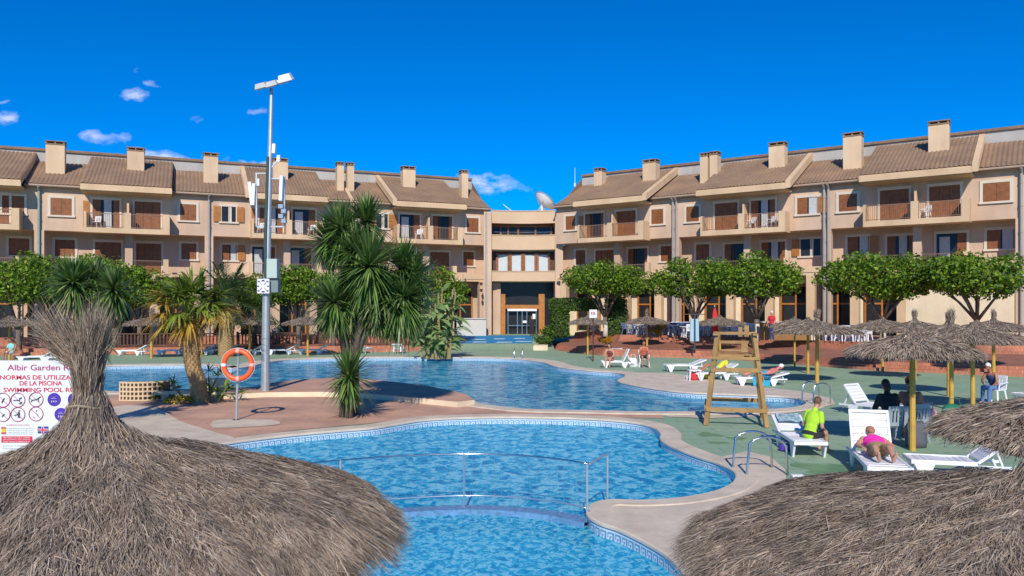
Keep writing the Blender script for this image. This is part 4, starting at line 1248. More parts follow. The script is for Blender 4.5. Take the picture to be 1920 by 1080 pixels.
for (vx, vy, vz, Lp, Lf, dr) in [(-1, -.2, .5, .85, .8, .5), (-.9, -.5, .15, .8, .75, .7), (-1, .3, .1, .8, .7, .8), (-.7, -.3, -.1, .6, .65, 1.1), (.9, -.5, .1, .95, .75, .6), (1, 0, .3, 1.0, .75, .5), (.3, -.9, -.2, .5, .6, 1.2),
                                 (-.2, -.8, -.5, .4, .6, 1.2), (-.9, -.2, .75, .9, .75, .3)]:
    parts_y.append(fan_frond(cc, (vx, vy, vz), Lp, Lf * 1.15, 30, dr * .75))
npmesh('green_fronds', *merge(parts_g), palm_green, fp); npmesh('yellow_fronds', *merge(parts_y), palm_yellow, fp)
th = rng.uniform(0, 2 * PI, 160)
b = np.stack([np.cos(th) * .22, np.sin(th) * .22, rng.uniform(-.35, .15, 160)], 1) + cc
npmesh('dry_fibre', *ribbons(b, unit(np.stack([np.cos(th), np.sin(th), rng.uniform(-.9, .2, 160)], 1)), rng.uniform(.2, .5, 160), np.full(160, .05), rng.uniform(.3, .9, 160), 3), dry_leaf, fp)
# young fan palms around the foot
def small_fan(px, py, Ht, label, seed_dirs, sz=.5, zb=0):
    p = G(px, py); t = empty('young_fan_palm', label, 'palm', p, 0, 'young fan palms at the foot of the big one')
    ps = []
    for (vx, vy, vz) in seed_dirs: ps.append(fan_frond((0, 0, .05 + zb), (vx, vy, vz), Ht * rng.uniform(.8, 1.1), sz, 20, .2))
    npmesh('fronds', *merge(ps), palm_green, t)
    m = MB(); m.tube([(0, 0, -.02), (0, 0, .18 + zb)], [.09, .06], 8); m.build('stem', palm_trunk, t)
dirs_ = [(.6, -.3, .8), (-.6, -.3, .9), (0, -.8, .7), (.2, .3, 1), (.9, 0, .45), (-.9, .1, .5), (.3, -.7, .3)]
small_fan(415, 752, .55, 'young fan palm right of the big fan palm trunk, bright green', dirs_, .55)
small_fan(340, 750, .75, 'young fan palm left of the big fan palm trunk', [(-.9, -.1, .8), (-.3, -.4, 1), (-.7, .2, .5), (.2, -.8, .6), (-.95, -.3, .2)], .5)
small_fan(392, 746, 1.1, 'dark young fan palm standing close behind the big palm trunk', [(.5, -.2, 1), (.1, -.3, 1.1), (.7, .2, .8), (.35, -.4, .6)], .5)

def feather_frond(base, d, L, droop, nl=34, Ll=.45):
    base = np.array(base, float); d = np.array(d, float); d /= np.linalg.norm(d)
    out = [ribbons(base[None], d[None], np.array([L]), np.array([.06]), np.array([droop]), 6, .02, [1, .9, .8, .7, .5, .4, .1])]
    t = np.repeat(np.linspace(.15, 1, nl), 2); sgn = np.tile([1, -1], nl)
    p = base + d * (L * t)[:, None]; p[:, 2] -= droop * L * t * t
    tan = unit(d[None] * L + np.array([0, 0, -2 * droop * L]) * t[:, None])
    side = np.cross(d, [0, 0, 1.0]); side /= np.linalg.norm(side) + 1e-9
    dirs = unit(tan * .75 + side * sgn[:, None] * .8 + np.array([0, 0, .35]) + rng.normal(0, .1, (2 * nl, 3)))
    ll = Ll * (1 - .55 * np.abs(t - .45)) * rng.uniform(.85, 1.1, 2 * nl)
    out.append(ribbons(p, dirs, ll, np.full(2 * nl, .045), np.full(2 * nl, .35), 2, .2, [.8, 1, .05]))
    return merge(out)
dp = empty('date_palm', 'grey green date palm with short shaggy trunk behind the fan palm', 'palm tree', ((424 - CX) * 48.5 / F, 48.5, 0))
mb = MB(); scaly_trunk(mb, [(0, 0, -.05), (0, 0, 1.4), (.05, 0, 2.8), (.1, 0, 3.3)], [.48, .46, .52, .45], 14)
mb.build('trunk', palm_trunk, dp)
ps = []
for k in range(46):
    a = rng.uniform(0, 2 * PI); e = rng.uniform(-.15, 1.35)
    ps.append(feather_frond((.1, 0, 3.4), (math.cos(a) * math.cos(e), math.sin(a) * math.cos(e), math.sin(e)), rng.uniform(2.9, 3.7), .55 - .25 * math.sin(max(e, 0)), 34, .75))
npmesh('fronds', *merge(ps), date_green, dp)
th = rng.uniform(0, 2 * PI, 120)
npmesh('dry_fronds', *ribbons(np.stack([np.cos(th) * .4 + .1, np.sin(th) * .4, np.full(120, 3.1)], 1), unit(np.stack([np.cos(th), np.sin(th), np.full(120, -.7)], 1)), rng.uniform(.8, 1.6, 120), np.full(120, .12), np.full(120, .5), 3), dry_leaf, dp)

# banana / bird of paradise clump
ban = empty('banana_clump', 'pale green broad leaved banana clump at the far pool edge right of the big yucca', 'plant', G(822, 672))
mb = MB(); ps = []
for k in range(26):
    a = random.uniform(0, 2 * PI); r0 = random.uniform(.1, 1.0); hgt = random.uniform(1.0, 4.3)
    x, y = math.cos(a) * r0 * 1.3, math.sin(a) * r0 * .6
    mb.tube([(x * .8, y * .8, -.02), (x, y, hgt * .6), (x * 1.25, y * 1.2, hgt)], [.09, .07, .04], 6)
    m = 10; th = rng.uniform(0, 2 * PI, m); el = rng.uniform(.1, 1.2, m)
    d = np.stack([np.cos(th) * np.cos(el), np.sin(th) * np.cos(el), np.sin(el)], 1)
    bb_ = np.repeat(np.array([[x * 1.25, y * 1.2, hgt - .1]]), m, 0); bb_[:, 2] -= rng.uniform(0, hgt * .55, m)
    ps.append(ribbons(bb_, d, rng.uniform(.8, 1.35, m), rng.uniform(.28, .42, m), rng.uniform(.3, .8, m), 5, .5, [.15, .8, 1, .95, .6, .05]))
mb.build('stems', M('banana_stem', (.30, .24, .10), .7, .2, 5, .2), ban)
npmesh('leaves', *merge(ps), banana_leaf, ban)

# ================================================================== thatched parasols
def thatch_mat(name, stops, var=1.0):
    m, nd, lk, b = nodes_of(name)
    g = nd.new('ShaderNodeNewGeometry')
    col = ramp(nd, lk, g.outputs['Random Per Island'], stops)
    n = noise(nd, lk, vec(nd, lk), 9, 5, .7)
    col = mixc(nd, lk, 1.0, col, ramp(nd, lk, n, [(.34, (.56, .56, .58)), (.52, (1, .98, .95)), (.68, (1.32, 1.27, 1.2))]), 'MULTIPLY')
    lk.new(col, b.inputs['Base Color']); b.inputs['Roughness'].default_value = .85; b.inputs['Specular IOR Level'].default_value = .2
    return m
thatch = thatch_mat('dry_heather_thatch', [(0, (.18, .135, .10)), (.35, (.295, .23, .175)), (.8, (.41, .33, .26)), (1, (.54, .455, .37))])
thatch_base = M('thatch_inside', (.12, .092, .07), .95, .3, 6, .6, .02)
twine = M('twine', (.3, .24, .16), .9, .2, 9, .2)
PROF = [(.0, 2.74), (.055, 2.74), (.072, 2.70), (.095, 2.62), (.14, 2.56), (.3, 2.475), (.6, 2.375), (.9, 2.27), (1.15, 2.16), (1.3, 2.05)]
pr_r = np.array([p[0] for p in PROF]); pr_z = np.array([p[1] for p in PROF])
def ridge(th, r, seed):
    return .5 * np.sin(th * 7 + seed + 2 * r) + .35 * np.sin(th * 13 + seed * 2.3 - r * 3) + .3 * np.sin(th * 23 + seed * .7 + 5 * r) + .25 * np.sin(r * 9 + th * 3 + seed)
def canopy(parent, R, n, L, w, seed, amp=.022, flat=.8, zr=2.08, peak=0.0, off=0.0, jit=.42, lift=.2, dense_rim=True, base_n=48, name='thatch'):
    k = R / 1.3
    def zf(r): return zr + (np.interp(r / k, pr_r, pr_z) - 2.05) * flat + peak * np.exp(-(r / .17) ** 2)
    def sx(r): return off * np.exp(-(r / .35) ** 2)
    # under layer
    rr = np.array([.02, .06, .09, .14, .22, .35, .5, .7, .9, 1.05, 1.18, 1.27]) * k
    V = []; 
    th = np.linspace(0, 2 * PI, base_n, endpoint=False)
    for r in rr:
        z = zf(r) - .012 + amp * ridge(th, r, seed) * min(1, r / .3)
        V.append(np.stack([np.cos(th) * r + sx(r), np.sin(th) * r, z], 1))
    for r in rr[::-1][:8]:
        V.append(np.stack([np.cos(th) * r * .99 + sx(r), np.sin(th) * r * .99, np.full(base_n, zf(r)) - .09 - .02 * np.sin(th * 11)], 1))
    V = np.concatenate(V); rows_ = len(rr) + 8
    Fq = np.array([(i * base_n + a, (i + 1) * base_n + a, (i + 1) * base_n + (a + 1) % base_n, i * base_n + (a + 1) % base_n) for i in range(rows_ - 1) for a in range(base_n)])
    npmesh('under_layer', V, Fq, thatch_base, parent)
    r0 = np.sqrt(rng.uniform(.002, 1, n)) * 1.29 * k
    if dense_rim:
        q = int(n * .22); r0[:q] = rng.uniform(1.08, 1.29, q) * k
    th = rng.uniform(0, 2 * PI, n)
    z0 = zf(r0) + amp * ridge(th, r0, seed) * np.minimum(1, r0 / .3) + rng.uniform(-.005, .018, n)
    if dense_rim: z0[:q] -= rng.uniform(0, .07, q)
    sl = (zf(r0 + .03) - zf(r0 - .03)) / .06
    sl = np.clip(sl, -3, -.2)
    dth = rng.normal(0, jit, n) * np.where(rng.uniform(0, 1, n) < .3, 2.6, 1.0)
    ar, az = np.ones(n), sl + rng.uniform(.0, lift, n) * np.where(rng.uniform(0, 1, n) < .15, 2.5, 1.0)
    d = unit(np.stack([np.cos(th + dth) * ar, np.sin(th + dth) * ar, az], 1))
    base = np.stack([np.cos(th) * r0 + sx(r0), np.sin(th) * r0, z0], 1)
    LL = L * rng.uniform(.5, 1.2, n) * np.clip(.35 + r0 / (.6 * k), .35, 1)
    LL = np.minimum(LL, np.maximum(.07, (1.40 * k - r0) * 1.1))
    V2, F2 = ribbons(base, d, LL, w * rng.uniform(.6, 1.5, n), rng.uniform(.1, .35, n), 2, .5, [1, .9, .25])
    return npmesh(name, V2, F2, thatch, parent)
def tuft(parent, n, w, lobes, z0=2.55, L=.34, r0=.05, spread=.35):
    Vs = []
    for (ox, oy, oz, share, ll) in lobes:
        m = int(n * share)
        b = rng.normal(0, 1, (m, 3)) * [r0 * .55, r0 * .55, 0]; b[:, 2] = z0 + rng.uniform(0, .10 if z0 > 2.68 else .22, m)
        lift = (b[:, 2] - z0)
        b[:, 0] += ox * lift * .5; b[:, 1] += oy * lift * .5
        d = unit(np.array([ox, oy, oz]) + rng.normal(0, 1, (m, 3)) * np.array([spread, spread, .22]) * .55)
        Vs.append(ribbons(b, d, rng.uniform(.35, 1.0, m) * ll, w * rng.uniform(.6, 1.4, m), rng.uniform(-.25, .3, m), 3, .6, [1, .9, .7, .2]))
    return npmesh('tuft', *merge(Vs), thatch, parent)
def neck(parent, n, w, r0=.075, z0=2.50, z1=2.76, zfl=2.60, ox=0):
    th = rng.uniform(0, 2 * PI, n); zz = rng.uniform(z0, z1 - .1, n)
    r = r0 * (1 + .9 * np.clip((zfl - zz) / .1, 0, 1) ** 1.5) + rng.uniform(-.01, .008, n)
    b = np.stack([np.cos(th) * r + ox, np.sin(th) * r, zz], 1)
    fl = np.clip((zfl - zz) / .1, 0, 1) * -.75 + .06
    d = unit(np.stack([np.cos(th) * fl + rng.normal(0, .09, n), np.sin(th) * fl + rng.normal(0, .09, n), np.ones(n)], 1))
    return npmesh('neck_bundle', *ribbons(b, d, rng.uniform(.05, .12, n), w * rng.uniform(.7, 1.5, n), np.zeros(n), 2, .6, [1, 1, .5]), thatch, parent)
def pole(parent, lean=0):
    m = MB(); m.tube([(0, 0, -.02), (0, 0, 1.2), (0, 0, 2.5)], [.065, .06, .055], 10)
    for z in (.55, 1.15, 1.7): m.cyl((0, 0, z), (0, 0, z + .03), .068, .068, 10)
    m.build('pole', bamboo, parent, smooth=False)
    m = MB()
    for k in range(8):
        a = 2 * PI * k / 8; m.bar((math.cos(a) * .05, math.sin(a) * .05, 1.95), (math.cos(a) * 1.1, math.sin(a) * 1.1, 2.09), .03, .03)
    m.build('ribs', dark_brown, parent)
# the two big ones beside the camera
nl = empty('thatched_parasol', 'nearest thatched parasol at the left corner with a big forked dry tuft on top', 'parasol', (-1.70, 3.20, 0))
canopy(nl, 1.20, 120000, .11, .0021, 1.0, .026, base_n=96, flat=.75, zr=2.08, peak=.07, off=-.05, jit=.36, lift=.12)
neck(nl, 7500, .003, .044, 2.46, 2.88, 2.62, -.055)
tuft(nl, 4200, .0026, [(-.95, 0, .95, .44, .27), (.12, .05, 1.0, .46, .22), (-.4, 0, 1, .10, .12)], 2.72, .3, .030, .34).location = (-.055, 0, 0)
nl.rotation_euler = (0, 0, 0)
m = MB(); m.tube([(-.055 + .078 * math.cos(a), .078 * math.sin(a), 2.60 + .008 * math.sin(3 * a)) for a in np.linspace(0, 2 * PI, 16, endpoint=False)], .006, 5, closed=True)
m.build('twine_binding', twine, nl); pole(nl)
nr = empty('thatched_parasol', 'nearest thatched parasol filling the lower right corner, seen from above', 'parasol', (2.01, 2.87, 0))
canopy(nr, 1.32, 120000, .11, .0021, 4.2, .024, base_n=96, flat=.62, zr=2.05, jit=.36, lift=.12); neck(nr, 900, .004, .045, 2.40, 2.56, 2.46); tuft(nr, 900, .004, [(.7, 0, .7, 1, .14)], 2.5, .12, .04, .15); pole(nr)
n2 = empty('thatched_parasol', 'thatched parasol cut by the right photo edge above the loungers, shaggy rim', 'parasol', (4.92, 6.35, 0))
canopy(n2, 1.27, 20000, .18, .007, 2.2, .024, base_n=72, flat=.64, zr=1.98); neck(n2, 400, .01, .06, 2.36, 2.55, 2.45); tuft(n2, 400, .008, [(0, 0, 1, 1, .3)], 2.45, .3); pole(n2)
# prototypes for the farther ones
def far_proto(label, px, py, R, seed, tufted, n=2600, w=.022):
    p = G(px, py); t = empty('thatched_parasol', label, 'parasol', p, 0, 'thatched parasols on the green deck')
    canopy(t, R, n, .34, w, seed, .015, base_n=40); pole(t)
    if tufted: tuft(t, 300, .016, [(.1 * tufted, 0, 1, .6, .30), (-.25, 0, .9, .4, .26)], 2.56, .28, .06, .25); neck(t, 260, .02, .06, 2.44, 2.7, 2.52)
    return t
pA = far_proto('thatched parasol in front of the seated couple, the largest far one, no tuft', 1711, 845, 1.27, .4, 0, 5200, .014)
pB = far_proto('tufted thatched parasol with dark grey top beside the largest one', 1824, 772, 1.42, 1.7, 0, 4600, .014)
pC = far_proto('tufted thatched parasol behind and between the two large right hand ones', 1784, 769, 1.30, 3.1, 1, 3200, .018)
def far(px, py, proto, label, rz, sc_=1.0, z=0.0):
    return copy_tree(proto, G(px, py, z), rz, label, 'thatched parasols on the green deck', scale=(sc_, sc_, 1))
far(1779, 743, pC, 'thatched parasol with upright tuft right in front of the cream wall', 1.0)
far(1655, 697, pB, 'low thatched parasol beside the steps below the widest tree', 2.0)
far(1863, 706, pC, 'tufted thatched parasol nearest the right end of the terracotta steps', 4.0, 1.15)
far(1532, 719, pC, 'tufted thatched parasol nearest right of the lifeguard chair', 2.6, 1.25)
far(1515, 700, pB, 'thatched parasol just behind the tufted one right of the lifeguard chair', 5.0, 1.0)
far(1490, 688, pB, 'thatched parasol in the last row right of the lifeguard chair', .6, .8)
far(1350, 671, pB, 'thatched parasol directly behind the lifeguard chair', 3.0, 1.02)
far(1213, 664, pC, 'thatched parasol above the sunbather in the chair at the steps', 1.4, 1.08)
far(1102, 666, pA, 'small flat thatched parasol nearest the entrance hedge', 2.2, .95)
far(1715, 712, pC, 'tufted thatched parasol half hidden behind the largest far one', 5.4, 1.1)
far(284, 672, pC, 'thatched parasol left of the big fan palm', .3, 1.15)
far(378, 668, pB, 'thatched parasol half hidden behind the fan palm trunk', 1.3, 1.0)
far(468, 667, pB, 'thatched parasol behind the lamp post', 2.3, 1.1)
far(577, 668, pC, 'thatched parasol just left of the big yucca', 3.3, 1.15)
far(18, 676, pB, 'thatched parasol at the far left edge behind the rules sign', 4.3, 1.1)

# ================================================================== loungers, chairs and tables
def lounger(label, loc, rz, ang=35, bed=1.3, back=.72, m=None, backm=None, group=None, hz=.33, wd=.66):
    m = m or white_pl
    t = empty('sun_lounger', label, 'sun lounger', loc, rz, group)
    b = MB(); n = 9
    for i in range(n):
        y0 = .03 + (bed - .06) * i / n
        b.box((0, y0 + (bed - .06) / n / 2, hz - .012 + .008 * math.sin(i * .9)), (wd - .10, (bed - .06) / n - .008, .022))
    b.bb(-wd / 2, -wd / 2 + .05, 0, bed, hz - .06, hz + .012); b.bb(wd / 2 - .05, wd / 2, 0, bed, hz - .06, hz + .012)
    b.bb(-wd / 2 + .05, wd / 2 - .05, -.0, .04, hz - .06, hz + .010); b.bb(-wd / 2 + .05, wd / 2 - .05, bed - .04, bed, hz - .06, hz)
    b.build('seat', m, t, bevel=.006)
    a = math.radians(ang); c, s_ = math.cos(a), math.sin(a)
    R_ = Matrix(((1, 0, 0), (0, c, -s_), (0, s_, c)))
    k = MB(); o = Vector((0, bed + .005, hz))
    for i in range(5):
        yc = .05 + (back - .12) * (i + .5) / 5
        k.box(o + R_ @ Vector((0, yc, 0)), (wd - .12, (back - .12) / 5 - .006, .022), M=R_)
    for sx in (-1, 1): k.box(o + R_ @ Vector((sx * (wd / 2 - .03), back / 2, -.008)), (.05, back, .05), M=R_)
    k.box(o + R_ @ Vector((0, back - .03, -.002)), (wd - .11, .06, .04), M=R_)
    k.build('backrest', backm or m, t, bevel=.006)
    if ang > 8:
        k = MB(); e = o + R_ @ Vector((0, back * .6, -.03))
        for sx in (-1, 1): MB().bar(e + Vector((sx * .22, 0, 0)), (sx * .22, bed + back * .75, .14), .035, .03).build('support', m, t)
    for (sx, yy_) in ((-1, .22), (1, .22), (-1, bed + .08), (1, bed + .08)):
        l = MB(); x = sx * (wd / 2 - .025)
        l.add([(x - .02, yy_ - .17, hz - .05), (x + .02, yy_ - .17, hz - .05), (x + .02, yy_ + .17, hz - .05), (x - .02, yy_ + .17, hz - .05),
               (x - .02, yy_ - .05, 0), (x + .02, yy_ - .05, 0), (x + .02, yy_ + .05, 0), (x - .02, yy_ + .05, 0)],
              [(0, 1, 2, 3), (7, 6, 5, 4), (0, 4, 5, 1), (1, 5, 6, 2), (2, 6, 7, 3), (3, 7, 4, 0)])
        l.build('leg', m, t)
    r_ = MB()
    for sx in (-1, 1): MB().bb(sx * (wd / 2 - .025) - .018, sx * (wd / 2 - .025) + .018, bed - .1, bed + back * .85, hz - .09, hz - .045).build('side_rail', m, t)
    return t
def monobloc(label, loc, rz, m=None, group=None):
    m = m or white_pl
    t = empty('plastic_chair', label, 'chair', loc, rz, group)
    b = MB(); b.box((0, 0, .43), (.44, .44, .03)); b.build('seat', m, t, bevel=.008)
    k = MB(); k.box((0, -.235, .485), (.40, .03, .08)); k.box((0, -.27, .83), (.46, .035, .10))
    for i in range(5): k.bar((-.17 + i * .085, -.24, .5), (-.17 + i * .085, -.268, .8), .055, .02)
    for sx in (-1, 1): k.bar((sx * .22, -.22, .43), (sx * .22, -.275, .86), .045, .03)
    k.build('backrest', m, t, bevel=.006)
    for sx in (-1, 1):
        a = MB(); a.bar((sx * .25, -.26, .66), (sx * .25, .16, .64), .05, .025); a.bar((sx * .25, .15, .65), (sx * .235, .19, .42), .04, .03); a.build('armrest', m, t)
        for sy in (-1, 1):
            l = MB(); l.bar((sx * .2, sy * .19, .42), (sx * .255, sy * .25, 0), .045, .04); l.build('leg', m, t)
    return t
def round_table(label, loc, m=None, group=None, r=.45, h=.72):
    m = m or white_pl
    t = empty('plastic_table', label, 'table', loc, 0, group)
    b = MB(); b.lathe([(0, h), (r, h), (r + .01, h - .015), (r, h - .04), (r - .04, h - .03), (0, h - .03)], 20); b.build('table_top', m, t)
    for k in range(4):
        a = PI / 4 + k * PI / 2; l = MB(); l.bar((math.cos(a) * r * .6, math.sin(a) * r * .6, h - .03), (math.cos(a) * r * .8, math.sin(a) * r * .8, 0), .05, .05); l.build('leg', m, t)
    return t
# near right loungers
lounger('white lounger under the person in a lime shirt, patterned towel on its back', (5.98, 15.45, 0), -.10, 22, 1.35, .72)
lounger('white lounger with steep raised back under the woman in a pink top', (6.34, 12.95, 0), -.26, 62, 1.62, .82, wd=.72)
lounger('empty white lounger with blue backed headrest at the lower right', (7.12, 13.95, 0), -PI / 2 - .25, 38, 1.05, .62, backm=None)
lounger('white lounger under the pink bag behind the seated couple', (9.6, 18.6, 0), -PI / 2 - .5, 12, 1.1, .6)
lounger('white lounger with raised back seen between the yellow poles', (10.6, 21.0, 0), .55, 55, 1.2, .62)
lounger('white lounger with the person with bent knees at the right edge', (15.9, 24.3, 0), -PI / 2 + .1, 30, 1.3, .7)
# middle group behind the lifeguard chair
lounger('white lounger holding the sunbather in yellow near the lifeguard chair', (7.6, 32.5, 0), -PI / 2 + .2, 30, 1.3, .7)
lounger('white lounger with a turquoise towel hanging down, right behind the lifeguard chair', (8.75, 30.4, 0), -PI / 2 - .05, 15, 1.35, .7)
lounger('white lounger at the left end of the sunbathing group', (7.3, 37.0, 0), -PI / 2 + .1, 20, 1.3, .7)
lounger('white lounger of the person with sunglasses and white towel by the steps', (4.55, 39.6, 0), -PI / 2, 65, 1.1, .7)
# left bank
l0 = lounger('white lounger with blue seat left of the fan palm', ((222 - CX) * 50 / F, 50, 0), -PI / 2, 28, 1.3, .72, backm=None, group='loungers along the left bank', wd=.68)
k = 0
for px, Y, rz, lab in [(297, 50.2, -PI / 2, 'white lounger just left of the fan palm trunk, in front of the balustrade'), (350, 50.6, -PI / 2, 'white lounger hidden behind the fan palm trunk'),
                       (392, 51, -PI / 2 + .1, 'white lounger between the two palm trunks'), (440, 50.4, -PI / 2, 'white lounger just left of the lamp post'),
                       (504, 50.8, -PI / 2, 'white lounger right of the lamp post with raised back'), (560, 51, -PI / 2, 'white lounger left of the big yucca by the pink steps'),
                       (690, 53.2, PI * .95, 'small white lounger end on just right of the yucca trunks'), (752, 53, PI, 'pale lounger end on left of the banana clump'),
                       (36, 43.5, -PI / 2 + .15, 'white lounger under the bare backed sunbather above the sign'), (84, 43.2, -PI / 2 + .1, 'white lounger between sign and parasol tuft')]:
    copy_tree(l0, ((px - CX) * Y / F, Y, 0), rz, lab, 'loungers along the left bank')

grey_c = monobloc('grey plastic chair with the dark haired person, in parasol shade', (8.38, 17.1, 0), .15, grey_pl)
grey_d = monobloc('grey plastic chair of the man in the orange cap', (9.05, 17.5, 0), .3, grey_pl)
monobloc('white plastic chair of the tanned man facing the pool', ((1207 - CX) * 39.8 / F, 39.8, 0), PI, white_pl)
monobloc('white plastic chair of the white haired person in jeans at right', (15.35, 24.6, 0), PI * .65, white_pl)
# restaurant furniture
wc = monobloc('white plastic chair among the restaurant tables on the upper terrace', (11.5, 50.2, 1.124), 0, white_pl, 'restaurant chairs on the terrace')
bc = monobloc('blue grey chair in the row behind the steps near the restaurant', (9.8, 52.6, 1.124), 0, M('blue_grey_plastic', (.14, .18, .32), .45, .1, 3, 0), 'blue grey restaurant chairs')
wt = round_table('round white table among chairs on the restaurant terrace', (11.5, 51.0, 1.124), white_pl, 'restaurant tables on the terrace')
def edge_y(X):      # front edge of the upper terrace
    e = [(b[0] + 6.68 * dx, b[1] + 6.68 * dy) for b in baseR]
    for (x0, y0), (x1, y1) in zip(e[:-1], e[1:]):
        if x0 <= X <= x1: return y0 + (y1 - y0) * (X - x0) / (x1 - x0)
    return e[-1][1]
rr_ = random.Random(5)
for px in list(range(1182, 1400, 17)) + list(range(1408, 1470, 19)) + list(range(1478, 1640, 18)):
    for row in (range(2, 4) if 1400 < px < 1475 else range(4 if px < 1420 else 3)):
        Y0 = 46.0
        for _ in range(6):
            X = (px - CX) * Y0 / F; Y0 = edge_y(X) + .7 + row * 1.35
        X = (px - CX) * Y0 / F
        if row % 2 == 0 and (px // 17) % 2 == 0:
            copy_tree(wt, (X, Y0, 1.124), 0)
        for q in range(3 if row > 0 and px < 1420 else 2):
            a = rr_.uniform(0, 2 * PI)
            src = bc if (row == 0 and px < 1290 and rr_.random() < .8) else wc
            copy_tree(src, (X + (.34 if q else -.34) + rr_.uniform(-.08, .08), Y0 + rr_.uniform(.55, .95) * (1 if q == 1 else -.0 if q == 0 else .5) - .1, 1.124), a)

# ================================================================== people
def remeshed(name, mb, mat, parent, vox=.012, sm=3):
    me = bpy.data.meshes.new(name); me.from_pydata(mb.v, [], mb.f); me.update()
    o = bpy.data.objects.new(name + '_tmp', me); COL.objects.link(o)
    r = o.modifiers.new('r', 'REMESH'); r.mode = 'VOXEL'; r.voxel_size = vox
    if sm: s_ = o.modifiers.new('s', 'SMOOTH'); s_.iterations = sm; s_.factor = .5
    dg = bpy.context.evaluated_depsgraph_get(); me2 = bpy.data.meshes.new_from_object(o.evaluated_get(dg))
    bpy.data.objects.remove(o)
    me2.name = name; me2.materials.clear(); me2.materials.append(mat)
    me2.polygons.foreach_set('use_smooth', [True] * len(me2.polygons))
    o = bpy.data.objects.new(name, me2); COL.objects.link(o); o.parent = parent
    TREE.setdefault(parent.name, []).append(o)
    return o
def cap(mb, p, q, r0, r1, ex=0):
    p, q = Vector(p), Vector(q)
    mb.tube([p, p.lerp(q, .35), q], [r0 + ex, (r0 * .6 + r1 * .4) * 1.04 + ex, r1 + ex], 10); mb.ell(p, r0 + ex, 10, 8); mb.ell(q, r1 + ex, 10, 8)
def basis(yv, zv):
    y = Vector(yv).normalized(); z = Vector(zv); z = (z - y * z.dot(y)).normalized(); x = y.cross(z)
    return Matrix((x, y, z)).transposed()
